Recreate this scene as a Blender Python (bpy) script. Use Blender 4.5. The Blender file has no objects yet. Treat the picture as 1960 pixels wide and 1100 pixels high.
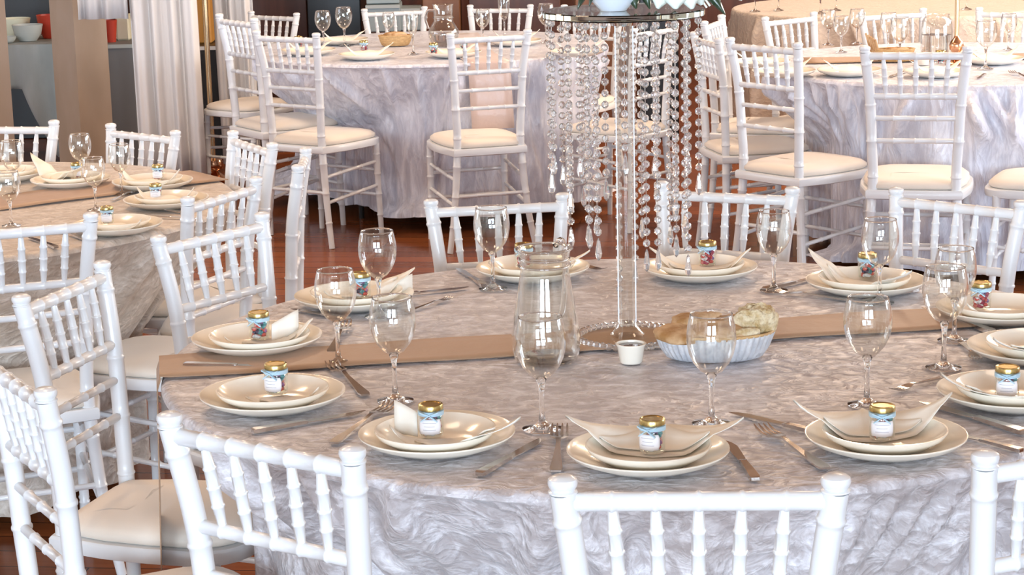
import bpy, math, random
from mathutils import Vector, Matrix
PI = math.pi
random.seed(7)
SC = bpy.context.scene
COL = SC.collection
# ------------------------------------------------------------------ camera
HC, PITCH, ROLL, FPX = 1.6783, 0.2090, -0.0239, 3989.2
cam = bpy.data.cameras.new('camera'); camo = bpy.data.objects.new('camera', cam); COL.objects.link(camo)
cam.sensor_fit = 'HORIZONTAL'; cam.sensor_width = 36; cam.lens = FPX * 36 / 1960; cam.clip_end = 100
camo.matrix_world = Matrix.Translation((0, 0, HC)) @ Matrix.Rotation(PI / 2 - PITCH, 4, 'X') @ Matrix.Rotation(ROLL, 4, 'Z')
SC.camera = camo
# ------------------------------------------------------------------ colour management, world
SC.view_settings.view_transform = 'Standard'; SC.view_settings.look = 'None'
SC.view_settings.gamma = 1; SC.view_settings.use_curve_mapping = False
SC.view_settings.exposure = -0.27
w = bpy.data.worlds.new('world'); SC.world = w; w.use_nodes = True
w.node_tree.nodes['Background'].inputs[0].default_value = (0.9, 0.86, 0.8, 1)
w.node_tree.nodes['Background'].inputs[1].default_value = 0.25
SC.cycles.transparent_max_bounces = 48
SC.cycles.max_bounces = 14; SC.cycles.transmission_bounces = 14; SC.cycles.diffuse_bounces = 4
SC.cycles.sample_clamp_indirect = 6

def area(name, loc, target, sx, sy, power, color):
    l = bpy.data.lights.new(name, 'AREA'); l.shape = 'RECTANGLE'; l.size = sx; l.size_y = sy
    l.energy = power; l.color = color
    o = bpy.data.objects.new(name, l); COL.objects.link(o); o.location = loc
    o.rotation_euler = (Vector(target) - Vector(loc)).to_track_quat('-Z', 'Y').to_euler()
    return o
# daylight in the panes of the two windows behind the camera (2 x 4 panes each)
DAY = (0.66, 0.83, 1.0)
WINS = [(-4.3, 3.2), (0.2, 3.2)]           # left edge, width
YW, ZW, HW = -7.5, .75, 1.1                # plane, sill height and pane height of those windows
for wx, ww in WINS:
    for i in range(4):
        for j in range(2):
            cx = wx + (i + .5) * ww / 4; cz = ZW + (j + .5) * HW
            area('window_daylight', (cx, YW + .02, cz), (cx, 10, cz), ww / 4 - .08, HW - .08, 128, DAY)
# side-wall daylight; the cool lamps aimed at far cloths are added fill
for k, yy in enumerate((8.3, 10.3, 12.3)):
    area('side_daylight_and_fill', (5.9, yy, 2.2), (0, yy - .3, .7), 1.5, 1.6, 170, (1.0, 0.90, 0.78))
for k, yy in enumerate((5.0, 6.8)):
    area('side_daylight_and_fill', (5.9, yy, 1.7), (-.6, 10.2, .3), 1.5, 1.6, 165, (0.72, 0.85, 1.0))  # no window here: fill added to brighten the far cloth drops
for k, yy in enumerate((6.4, 8.2)):
    area('side_daylight_and_fill', (-4.9, yy, 1.7), (2.4, 8.2, .3), 1.5, 1.6, 45, (0.72, 0.85, 1.0))  # added fill from the left, mirroring the right, for the right table's cloth
for k, yy in enumerate((1.0, 3.4)):
    area('side_daylight_and_fill', (-4.9, yy, 1.9), (0, yy + .6, 0.9), 1.4, 1.5, 7, (0.92, 0.96, 1.0))
# ceiling lamps' warm glow
for (x, y, e) in ((-.9, 4.3, 21), (2, 3.4, 14), (-1.2, 8.8, 80), (2.2, 8.6, 90), (2.1, 12.0, 130)):
    area('ceiling_lamp_glow', (x, y, 3.46), (x, y, 0), .6, .6, e * .8, (1.0, 0.74, 0.52))
area('ceiling_lamp_glow', (-1.9, 5.9, 3.46), (-1.6, 5.6, 0), .6, .6, 42, (1.0, 0.66, 0.38))

# ------------------------------------------------------------------ projection helpers: a sight line meets a plane of the place
def ray(px, py):
    X, Y = px - 980, 550 - py
    cr, sr = math.cos(ROLL), math.sin(ROLL)
    a, b = (cr * X - sr * Y) / FPX, (sr * X + cr * Y) / FPX
    cp, sp = math.cos(PITCH), math.sin(PITCH)
    return Vector((a, cp + b * sp, -sp + b * cp))
def at(px, py, z):
    d = ray(px, py); t = (z - HC) / d.z
    return Vector((d.x * t, d.y * t, z))
def atd(px, py, y):
    d = ray(px, py); t = y / d.y
    return Vector((d.x * t, y, HC + d.z * t))

# ------------------------------------------------------------------ materials
def nodes(name):
    m = bpy.data.materials.new(name); m.use_nodes = True
    nt = m.node_tree; b = nt.nodes['Principled BSDF']
    return m, nt, b
def setp(b, **k):
    for n, v in k.items():
        n = n.replace('_', ' ')
        if n in b.inputs: b.inputs[n].default_value = v
def mat(name, col, rough=.5, metal=0, coat=0, noise=None, bump=None, sheen=0, sub=0):
    m, nt, b = nodes(name)
    c = (*col, 1); setp(b, Base_Color=c, Roughness=rough, Metallic=metal, Coat_Weight=coat, Sheen_Weight=sheen)
    if sub: setp(b, Subsurface_Weight=sub, Subsurface_Scale=.01)
    tc = nt.nodes.new('ShaderNodeTexCoord')
    if noise:
        sc, c2, stretch = noise
        mp = nt.nodes.new('ShaderNodeMapping'); mp.inputs['Scale'].default_value = stretch
        n = nt.nodes.new('ShaderNodeTexNoise'); n.inputs['Scale'].default_value = sc; n.inputs['Detail'].default_value = 5
        r = nt.nodes.new('ShaderNodeValToRGB'); r.color_ramp.elements[0].position = .35; r.color_ramp.elements[1].position = .65
        r.color_ramp.elements[0].color = c; r.color_ramp.elements[1].color = (*c2, 1)
        nt.links.new(tc.outputs['Object'], mp.inputs[0]); nt.links.new(mp.outputs[0], n.inputs[0])
        nt.links.new(n.outputs[0], r.inputs[0]); nt.links.new(r.outputs[0], b.inputs['Base Color'])
    if bump:
        sc, st, di = bump
        n = nt.nodes.new('ShaderNodeTexNoise'); n.inputs['Scale'].default_value = sc; n.inputs['Detail'].default_value = 4
        bm = nt.nodes.new('ShaderNodeBump'); bm.inputs['Strength'].default_value = st; bm.inputs['Distance'].default_value = di
        nt.links.new(tc.outputs['Object'], n.inputs[0]); nt.links.new(n.outputs[0], bm.inputs['Height'])
        nt.links.new(bm.outputs[0], b.inputs['Normal'])
    return m
def velvet(name, c1, c2, rough=.42, stretch=(.9, 1.25, 1.15), scale=26, bump=(.42, .006), ramp=(.44, .74)):
    m, nt, b = nodes(name)
    tc = nt.nodes.new('ShaderNodeTexCoord')
    mp = nt.nodes.new('ShaderNodeMapping'); mp.inputs['Scale'].default_value = stretch
    n = nt.nodes.new('ShaderNodeTexNoise'); n.inputs['Scale'].default_value = scale; n.inputs['Detail'].default_value = 6
    n.inputs['Roughness'].default_value = .68; n.inputs['Distortion'].default_value = .7
    r = nt.nodes.new('ShaderNodeValToRGB'); r.color_ramp.elements[0].position = ramp[0]; r.color_ramp.elements[1].position = ramp[1]
    r.color_ramp.elements[0].color = (*c1, 1); r.color_ramp.elements[1].color = (*c2, 1)
    n2 = nt.nodes.new('ShaderNodeTexNoise'); n2.inputs['Scale'].default_value = scale * .9; n2.inputs['Detail'].default_value = 4; n2.noise_type = 'RIDGED_MULTIFRACTAL'; n2.inputs['Offset'].default_value = .9; n2.inputs['Gain'].default_value = 1.6
    n2.inputs['Distortion'].default_value = .6; n2.inputs['Roughness'].default_value = .6
    bm = nt.nodes.new('ShaderNodeBump'); bm.inputs['Strength'].default_value = bump[0]; bm.inputs['Distance'].default_value = bump[1]
    L = nt.links.new
    L(tc.outputs['Object'], mp.inputs[0]); L(mp.outputs[0], n.inputs[0]); L(mp.outputs[0], n2.inputs[0])
    L(n.outputs[0], r.inputs[0]); L(r.outputs[0], b.inputs['Base Color']); L(n2.outputs[0], bm.inputs['Height'])
    L(bm.outputs[0], b.inputs['Normal'])
    setp(b, Roughness=rough, Sheen_Weight=.15, Sheen_Roughness=.4, Sheen_Tint=(.90, .94, 1, 1))
    return m
def thin_glass(name, tint=(.975, .98, .975), base=.05, edge=.9, power=2.6):
    m = bpy.data.materials.new(name); m.use_nodes = True; nt = m.node_tree; nt.nodes.clear()
    o = nt.nodes.new('ShaderNodeOutputMaterial'); t = nt.nodes.new('ShaderNodeBsdfTransparent'); g = nt.nodes.new('ShaderNodeBsdfGlossy')
    t.inputs[0].default_value = (*tint, 1); g.inputs[0].default_value = (1, 1, 1, 1); g.inputs['Roughness'].default_value = .01
    f = nt.nodes.new('ShaderNodeLayerWeight'); f.inputs[0].default_value = .5
    p = nt.nodes.new('ShaderNodeMath'); p.operation = 'POWER'; p.inputs[1].default_value = power
    a = nt.nodes.new('ShaderNodeMath'); a.operation = 'MULTIPLY_ADD'; a.inputs[1].default_value = edge; a.inputs[2].default_value = base
    x = nt.nodes.new('ShaderNodeMixShader'); L = nt.links.new
    L(f.outputs['Facing'], p.inputs[0]); L(p.outputs[0], a.inputs[0]); L(a.outputs[0], x.inputs[0]); L(t.outputs[0], x.inputs[1]); L(g.outputs[0], x.inputs[2]); L(x.outputs[0], o.inputs[0])
    return m
def solid_glass(name, col=(1, 1, 1), ior=1.5, rough=0):
    m, nt, b = nodes(name); setp(b, Base_Color=(*col, 1), Roughness=rough, Transmission_Weight=1, IOR=ior); return m
M = {}
M['chair'] = mat('white_chair_lacquer', (.74, .75, .765), .32, coat=.25)
M['cushion'] = mat('cream_cushion_fabric', (.78, .70, .61), .75, sheen=.25, bump=(400, .15, .001))
M['velvet'] = velvet('crushed_velvet', (.46, .42, .43), (.88, .87, .92), .36)
M['satin_velvet'] = velvet('pearl_satin_velvet', (.56, .565, .65), (.84, .845, .92), .3, (1.5, 1.5, .35), 14, (.4, .009), (.40, .66))
M['warmlight_velvet'] = velvet('velvet_tinted_warm_light', (.50, .42, .355), (.78, .70, .63), .42)  # warm light over the left table is put into the cloth's colour
M['runner'] = mat('champagne_satin', (.40, .25, .155), .5, sheen=.1, bump=(22, .25, .01))
M['rose'] = mat('rose_satin', (.62, .49, .45), .32, sheen=.3, bump=(12, .35, .02))
M['china'] = mat('white_china', (.93, .87, .76), .2, coat=.3)
M['napkin'] = mat('ivory_paper', (.88, .83, .74), .7)
M['steel'] = mat('polished_steel', (.60, .56, .53), .16, 1)
M['gold'] = mat('gold_lid', (.52, .39, .16), .26, 1)
M['glass'] = thin_glass('thin_glass')
M['jarglass'] = thin_glass('jar_glass', (.95, .97, .96), .03)
M['jug'] = thin_glass('jug_glass', (.94, .945, .935), .06, .9, 2.0)
M['solid'] = solid_glass('solid_glass')
M['crystal'] = solid_glass('cut_crystal', (1, 1, 1), 1.5)
setp(M['crystal'].node_tree.nodes['Principled BSDF'], Transmission_Weight=.9, Coat_Weight=.5)
M['ribbon'] = mat('pale_blue_ribbon', (.42, .60, .72), .35)
M['label'] = mat('white_paper_label', (.86, .87, .92), .6)
M['ink'] = mat('grey_print', (.35, .35, .42), .6)
M['oil'] = mat('dark_sauce', (.055, .02, .02), .1, coat=.5)
M['bread'] = mat('golden_bread', (.36, .18, .06), .75, noise=(30, (.68, .47, .28), (1, 1, 1)), bump=(60, .5, .005))
M['pale_bread'] = mat('pale_crusty_bread', (.50, .34, .15), .85, noise=(60, (.78, .66, .46), (1, 1, 1)), bump=(70, 1.0, .012))
M['foil'] = mat('embossed_silver', (.66, .70, .76), .32, .45, noise=(80, (.86, .89, .93), (1, 1, .4)), bump=(120, .7, .003))
M['wicker'] = mat('golden_wicker', (.50, .30, .13), .6, noise=(60, (.66, .43, .2), (1, 1, 3)), bump=(160, .8, .003))
M['copper'] = mat('copper_metal', (.75, .42, .25), .2, 1)
M['brass'] = mat('pale_gold_metal', (.85, .66, .42), .25, 1)
M['chrome'] = mat('chrome', (.8, .8, .8), .08, 1)
M['leaf'] = mat('dark_green_leaf', (.02, .045, .02), .4, coat=.3)
M['petal'] = mat('white_petal', (.80, .83, .76), .5, sub=.1)
M['vase'] = mat('white_vase_glaze', (.74, .80, .90), .2, coat=.4)
M['drape'] = mat('white_drape_cloth', (.66, .635, .625), .8, sheen=.2)
M['pillar'] = mat('sand_pillar_paint', (.33, .235, .165), .7, noise=(6, (.38, .28, .21), (1, 1, .4)))
M['darkwood'] = mat('dark_brown_wood', (.085, .032, .02), .35, noise=(3, (.14, .05, .03), (6, 6, .4)))
M['orangewood'] = mat('orange_brown_wood', (.33, .14, .06), .4, noise=(3, (.26, .10, .04), (6, 6, .4)))
M['black'] = mat('black_plastic', (.012, .012, .014), .3)
M['crate'] = mat('grey_blue_plastic', (.42, .50, .52), .45)
M['red'] = mat('red_plastic', (.50, .045, .02), .4)
M['grey'] = mat('grey_board', (.22, .22, .22), .6)
M['cream'] = mat('cream_plastic', (.85, .82, .62), .5)
M['orange'] = mat('amber_panel', (.55, .26, .05), .5)
M['basin'] = mat('pale_melamine', (.55, .58, .55), .35)
M['clothdark'] = mat('grey_green_cloth', (.30, .33, .32), .8, noise=(8, (.40, .43, .43), (1, 1, .3)))
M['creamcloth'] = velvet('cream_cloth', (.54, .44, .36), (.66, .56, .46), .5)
M['wallp'] = mat('warm_white_wall', (.72, .66, .58), .8)
M['ceil'] = mat('warm_timber_ceiling', (.50, .36, .25), .7, noise=(2, (.42, .29, .19), (.3, 8, 1)))
M['skirt'] = mat('white_frame_paint', (.8, .8, .8), .4)
# glossy plank floor
def floor_mat():
    m, nt, b = nodes('glossy_brown_plank_floor'); L = nt.links.new
    tc = nt.nodes.new('ShaderNodeTexCoord')
    br = nt.nodes.new('ShaderNodeTexBrick'); br.inputs['Scale'].default_value = 1
    br.inputs['Brick Width'].default_value = 1.6; br.inputs['Row Height'].default_value = .11; br.inputs['Mortar Size'].default_value = .0022
    br.inputs['Color1'].default_value = (.27, .085, .03, 1); br.inputs['Color2'].default_value = (.17, .055, .022, 1); br.inputs['Mortar'].default_value = (.03, .012, .008, 1)
    mp = nt.nodes.new('ShaderNodeMapping'); mp.inputs['Rotation'].default_value = (0, 0, .12)
    mp2 = nt.nodes.new('ShaderNodeMapping'); mp2.inputs['Scale'].default_value = (1.2, 22, 1)
    n = nt.nodes.new('ShaderNodeTexNoise'); n.inputs['Scale'].default_value = 3; n.inputs['Detail'].default_value = 5
    x = nt.nodes.new('ShaderNodeMix'); x.data_type = 'RGBA'; x.blend_type = 'MULTIPLY'; x.inputs[0].default_value = .55
    r = nt.nodes.new('ShaderNodeValToRGB'); r.color_ramp.elements[0].color = (.5, .42, .38, 1); r.color_ramp.elements[1].color = (1.3, 1.2, 1.1, 1)
    L(tc.outputs['Object'], mp.inputs[0]); L(mp.outputs[0], br.inputs[0]); L(mp.outputs[0], mp2.inputs[0]); L(mp2.outputs[0], n.inputs[0])
    L(n.outputs[0], r.inputs[0]); L(br.outputs[0], x.inputs[6]); L(r.outputs[0], x.inputs[7]); L(x.outputs[2], b.inputs['Base Color'])
    setp(b, Roughness=.14, Specular_IOR_Level=.06)
    return m
M['floor'] = floor_mat()
def sweets_mat(name, cols):
    m, nt, b = nodes(name); L = nt.links.new
    tc = nt.nodes.new('ShaderNodeTexCoord'); v = nt.nodes.new('ShaderNodeTexVoronoi'); v.inputs['Scale'].default_value = 95
    s = nt.nodes.new('ShaderNodeSeparateColor'); r = nt.nodes.new('ShaderNodeValToRGB'); r.color_ramp.interpolation = 'CONSTANT'
    e = r.color_ramp.elements; e[0].color = (*cols[0], 1); e[1].position = 1 / len(cols); e[1].color = (*cols[1], 1)
    for i in range(2, len(cols)):
        q = e.new(i / len(cols)); q.color = (*cols[i], 1)
    L(tc.outputs['Object'], v.inputs[0]); L(v.outputs['Color'], s.inputs[0]); L(s.outputs[0], r.inputs[0]); L(r.outputs[0], b.inputs['Base Color'])
    setp(b, Roughness=.25); return m
M['sw_red'] = sweets_mat('red_sweets', [(.55, .05, .05), (.35, .03, .08), (.7, .2, .2), (.8, .7, .7), (.15, .1, .3)])
M['sw_mix'] = sweets_mat('mixed_sweets', [(.6, .07, .06), (.1, .3, .32), (.75, .75, .8), (.05, .04, .1), (.7, .3, .28), (.3, .12, .3)])

# ------------------------------------------------------------------ mesh helpers
class MB:
    def __init__(s): s.v = []; s.f = []
    def add(s, vs, fs):
        o = len(s.v); s.v += [tuple(p) for p in vs]; s.f += [tuple(i + o for i in f) for f in fs]
    def box(s, c, d, rz=0):
        cx, cy, cz = c; a, b, e = d[0] / 2, d[1] / 2, d[2] / 2; cs, sn = math.cos(rz), math.sin(rz)
        vs = []
        for z in (-e, e):
            for x, y in ((-a, -b), (a, -b), (a, b), (-a, b)):
                vs.append((cx + x * cs - y * sn, cy + x * sn + y * cs, cz + z))
        s.add(vs, [(3, 2, 1, 0), (4, 5, 6, 7), (0, 1, 5, 4), (1, 2, 6, 5), (2, 3, 7, 6), (3, 0, 4, 7)])
    def tube(s, pts, rad, n=10, cap=True):
        pts = [Vector(p) for p in pts]; N = len(pts)
        if not hasattr(rad, '__len__'): rad = [rad] * N
        rings = []; up = None
        for i, p in enumerate(pts):
            d = (pts[min(i + 1, N - 1)] - pts[max(i - 1, 0)]).normalized()
            if up is None: up = Vector((0, 1, 0)) if abs(d.y) < .8 else Vector((1, 0, 0))
            x = d.cross(up).normalized(); up = x.cross(d).normalized()
            rings.append([p + (x * math.cos(2 * PI * k / n) + up * math.sin(2 * PI * k / n)) * rad[i] for k in range(n)])
        vs = [q for r in rings for q in r]
        fs = [(i * n + k, i * n + (k + 1) % n, (i + 1) * n + (k + 1) % n, (i + 1) * n + k) for i in range(N - 1) for k in range(n)]
        if cap: fs += [tuple(range(n))[::-1], tuple((N - 1) * n + k for k in range(n))]
        s.add(vs, fs)
    def lathe(s, prof, n=32, c=(0, 0, 0), sx=1, sy=1, rf=None):
        vs = []; fs = []
        for j, (r, z) in enumerate(prof):
            for k in range(n):
                a = 2 * PI * k / n; q = r * (rf(a, z) if rf else 1)
                vs.append((c[0] + q * math.cos(a) * sx, c[1] + q * math.sin(a) * sy, c[2] + z))
        for j in range(len(prof) - 1):
            for k in range(n):
                fs.append((j * n + k, j * n + (k + 1) % n, (j + 1) * n + (k + 1) % n, (j + 1) * n + k))
        if prof[0][0] > 1e-6 and False: pass
        s.add(vs, fs)
    def ball(s, c, r, n=10, m=6, sc=(1, 1, 1)):
        vs = []; fs = []
        for j in range(m + 1):
            t = PI * j / m
            for k in range(n):
                a = 2 * PI * k / n
                vs.append((c[0] + r * sc[0] * math.sin(t) * math.cos(a), c[1] + r * sc[1] * math.sin(t) * math.sin(a), c[2] - r * sc[2] * math.cos(t)))
        for j in range(m):
            for k in range(n):
                fs.append((j * n + k, j * n + (k + 1) % n, (j + 1) * n + (k + 1) % n, (j + 1) * n + k))
        s.add(vs, fs)
    def grid(s, rows):
        n = len(rows[0]); vs = [p for r in rows for p in r]
        s.add(vs, [(i * n + k, i * n + k + 1, (i + 1) * n + k + 1, (i + 1) * n + k) for i in range(len(rows) - 1) for k in range(n - 1)])
    def solid(s, st):
        """loft of rectangles; station = (x, y, halfwidth, z, halfthick)"""
        vs = []
        for x, y, hw, z, ht in st:
            vs += [(x, y - hw, z - ht), (x, y + hw, z - ht), (x, y + hw, z + ht), (x, y - hw, z + ht)]
        fs = [(3, 2, 1, 0)]
        for i in range(len(st) - 1):
            for k in range(4): fs.append((i * 4 + k, i * 4 + (k + 1) % 4, (i + 1) * 4 + (k + 1) % 4, (i + 1) * 4 + k))
        e = (len(st) - 1) * 4; fs.append((e, e + 1, e + 2, e + 3)); s.add(vs, fs)
    def mesh(s, name, m, smooth=40):
        me = bpy.data.meshes.new(name); me.from_pydata(s.v, [], s.f)
        import bmesh
        bm = bmesh.new(); bm.from_mesh(me); bmesh.ops.remove_doubles(bm, verts=bm.verts, dist=1e-6)
        bmesh.ops.recalc_face_normals(bm, faces=bm.faces); bm.to_mesh(me); bm.free()
        me.materials.append(m)
        if smooth:
            me.polygons.foreach_set('use_smooth', [True] * len(me.polygons)); me.set_sharp_from_angle(angle=math.radians(smooth))
        return me
    def build(s, name, m, parent=None, smooth=40, thick=0):
        o = bpy.data.objects.new(name, s.mesh(name, m, smooth)); COL.objects.link(o)
        if parent: o.parent = parent
        if thick:
            md = o.modifiers.new('thickness', 'SOLIDIFY'); md.thickness = thick; md.offset = -1
        return o
def tag(o, label, cat, group=None, kind=None):
    if label: o['label'] = label
    if cat: o['category'] = cat
    if group: o['group'] = group
    if kind: o['kind'] = kind
    return o
def thing(name, label, cat, loc=(0, 0, 0), rz=0, group=None, s=1):
    o = bpy.data.objects.new(name, None); COL.objects.link(o); o.empty_display_size = .05
    o.location = loc; o.rotation_euler = (0, 0, rz); o.scale = (s, s, s)
    return tag(o, label, cat, group)
PARTS = {}     # parts of each prototype: name -> list of (object, parent part object or None)
def proto(key, name, builder):
    """build a thing's parts once; later calls copy each part"""
    if key not in PARTS:
        lst = []; builder(lst); PARTS[key] = (name, lst, [False])
    return PARTS[key]
def place(key, name, builder, label, cat, loc, rz=0, group=None, s=1, swap=None):
    nm, lst, used = proto(key, name, builder)
    root = thing(name, label, cat, loc, rz, group, s)
    mp = {}
    for o, par in lst:
        if not used[0]: c = o
        else: c = o.copy(); COL.objects.link(c)
        c.parent = mp[par] if par else root; mp[o] = c
        if swap and o.name.split('.')[0] in swap:
            c.data = c.data.copy(); c.data.materials[0] = M[swap[o.name.split('.')[0]]]
    if not used[0]:
        used[0] = True; PARTS[key] = (nm, [(o, p) for o, p in lst], used)
    return root

# ------------------------------------------------------------------ the setting
def struct(mb, name, m, smooth=0):
    o = mb.build(name, m, smooth=smooth); o['kind'] = 'structure'; return o
def sbox(name, c, d, m):
    b = MB(); b.box(c, d); return struct(b, name, m)
X0, X1, Y0, Y1, ZC = -5.0, 6.0, -7.6, 15.6, 3.5
sbox('floor', ((X0 + X1) / 2, (Y0 + Y1) / 2, -.05), (X1 - X0 + .4, Y1 - Y0 + .4, .1), M['floor'])
sbox('ceiling', ((X0 + X1) / 2, (Y0 + Y1) / 2, ZC + .05), (X1 - X0 + .4, Y1 - Y0 + .4, .1), M['ceil'])
sbox('wall_back', ((X0 + X1) / 2, Y1 + .1, ZC / 2), (X1 - X0 + .4, .2, ZC), M['darkwood'])
sbox('wall_left', (X0 - .1, (Y0 + Y1) / 2, ZC / 2), (.2, Y1 - Y0, ZC), M['wallp'])
sbox('wall_right', (X1 + .1, (Y0 + Y1) / 2, ZC / 2), (.2, Y1 - Y0, ZC), M['wallp'])
sbox('wall_front', ((X0 + X1) / 2, Y0 - .1, ZC / 2), (X1 - X0 + .4, .2, ZC), M['wallp'])
for wi, (wx, ww) in enumerate(WINS):
    b = MB()
    for i in range(5): b.box((wx + i * ww / 4, YW, ZW + HW), (.07, .14, 2 * HW + .07))
    for j in range(3): b.box((wx + ww / 2, YW, ZW + j * HW), (ww + .07, .14, .07))
    struct(b, 'window_%d' % (wi + 1), M['skirt'])
bb = MB(); bb.box(((X0 + X1) / 2, Y1 - .01, .06), (X1 - X0, .02, .12)); struct(bb, 'baseboard_back', M['darkwood'])

# ------------------------------------------------------------------ chiavari chair
def smooth_path(ctrl, n=28):
    out = []
    def cr(p0, p1, p2, p3, t):
        return .5 * ((2 * p1) + (-p0 + p2) * t + (2 * p0 - 5 * p1 + 4 * p2 - p3) * t * t + (-p0 + 3 * p1 - 3 * p2 + p3) * t ** 3)
    c = [Vector(p) for p in ctrl]; c = [c[0] * 2 - c[1]] + c + [c[-1] * 2 - c[-2]]
    seg = len(c) - 3
    for i in range(n + 1):
        u = i / n * seg; k = min(int(u), seg - 1); out.append(cr(c[k], c[k + 1], c[k + 2], c[k + 3], u - k))
    return out
def bamboo(mb, pts, rfun, nodes_at, n=10, bump=.0022, wd=.005):
    pts = [Vector(p) for p in pts]; L = [0]
    for a, b_ in zip(pts, pts[1:]): L.append(L[-1] + (b_ - a).length)
    T = L[-1]; ss = set(round(l, 5) for l in L)
    for q in nodes_at:
        for d in (-wd, -wd * .5, 0, wd * .5, wd): ss.add(round(min(T, max(0, q * T + d)), 5))
    ss = sorted(ss)
    P = []; R = []
    for q in ss:
        k = 0
        while k < len(L) - 2 and L[k + 1] < q: k += 1
        t = (q - L[k]) / max(1e-9, L[k + 1] - L[k]); P.append(pts[k].lerp(pts[k + 1], t))
        r = rfun(q / T)
        for nd in nodes_at:
            d = abs(q - nd * T)
            if d < wd * .75: r += bump * (1 if d < wd * .3 else .75)
        R.append(r)
    mb.tube(P, R, n)
def chair_parts(lst):
    m = M['chair']
    for s in (-1, 1):
        b = MB()
        ctrl = [(s * .189, -.005, 0), (s * .160, .008, .18), (s * .138, .016, .44), (s * .1425, .010, .60), (s * .150, 0, .752), (s * .1665, -.024, .900)]
        bamboo(b, smooth_path(ctrl, 30), lambda t: .0125 + .0045 * min(1, t * 2.0), (.12, .26, .40, .53, .665, .80, .955), 12)
        # finial: neck ring and round cap
        top = Vector((s * .1665, -.024, .898)); prof = [(.0165, 0), (.0185, .001), (.0185, .003), (.0150, .005), (.0178, .009), (.0190, .014), (.0178, .019), (.012, .0225), (.0, .0235)]
        b.lathe(prof, 14, top)
        lst.append((b.build('back_post', m), None))
    def rail(name, z, hw, y, r, nd):
        b = MB(); bamboo(b, [(-hw, y, z), (-hw / 2, y, z), (0, y, z), (hw / 2, y, z), (hw, y, z)], lambda t: r, nd, 10, .0018, .004); lst.append((b.build(name, m), None))
    nd = (.166, .333, .5, .666, .833)
    rail('top_rail', .886, .160, -.021, .0125, nd)
    rail('back_rail', .750, .147, 0, .0105, nd)
    rail('back_rail', .676, .143, .006, .0085, (.25, .5, .75))
    rail('back_rail', .600, .140, .010, .0085, (.25, .5, .75))
    for k in range(5):
        f = (k - 2) / 3; xb, xt = f * .146, f * .159
        b = MB(); bamboo(b, [(xb, 0, .752), (xb * .5 + xt * .5, -.0105, .82), (xt, -.020, .882)], lambda t: .0058 + .0034 * math.sin(PI * min(1, max(0, t))) ** .8, (.28, .5, .72), 8, .0016, .0035)
        lst.append((b.build('spindle', m), None))
    # seat frame: trapezoid with rounded front
    def outline(ins):
        P = []
        for t in range(0, 13):      # front curve
            a = PI * t / 12; P.append(((.192 - ins) * math.copysign(abs(math.cos(a)) ** .45, math.cos(a)), .215 + (.190 - ins) * math.sin(a) ** .55))
        P += [(-.186 + ins, .12), (-.160 + ins, -.006 + ins), (-.08, -.012 + ins), (.08, -.012 + ins), (.160 - ins, -.006 + ins), (.186 - ins, .12)]
        return P
    def slab(mb, layers):
        rings = [[(x, y, z) for x, y in outline(i)] for i, z in layers]
        n = len(rings[0]); vs = [p for r in rings for p in r]; fs = []
        for j in range(len(rings) - 1):
            for k in range(n): fs.append((j * n + k, j * n + (k + 1) % n, (j + 1) * n + (k + 1) % n, (j + 1) * n + k))
        fs += [tuple(range(n))[::-1], tuple((len(rings) - 1) * n + k for k in range(n))]
        mb.add(vs, fs)
    b = MB(); slab(b, [(.010, .402), (.001, .406), (0, .412), (0, .430), (.004, .435)]); lst.append((b.build('seat_frame', m), None))
    b = MB(); slab(b, [(.020, .4355), (.013, .441), (.014, .452), (.028, .463), (.055, .470), (.10, .473), (.14, .474)]); lst.append((b.build('cushion', M['cushion'], smooth=70), None))
    for s in (-1, 1):
        b = MB(); bamboo(b, smooth_path([(s * .166, .345, .41), (s * .168, .350, .2), (s * .172, .356, 0)], 10), lambda t: .0155 - .004 * t, (.12, .33, .55, .78), 12)
        lst.append((b.build('front_leg', m), None))
    def bar(p, q, r=.0078):
        b = MB(); bamboo(b, [p, Vector(p).lerp(Vector(q), .5), q], lambda t: r, (.3, .7), 8, .0016, .004); lst.append((b.build('stretcher', m), None))
    for s in (-1, 1):
        bar((s * .147, .012, .30), (s * .167, .347, .33)); bar((s * .153, .010, .19), (s * .169, .352, .225))
    bar((-.168, .351, .29), (.168, .351, .29)); bar((-.169, .353, .18), (.169, .353, .18)); bar((-.155, .010, .235), (.155, .010, .235))

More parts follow.
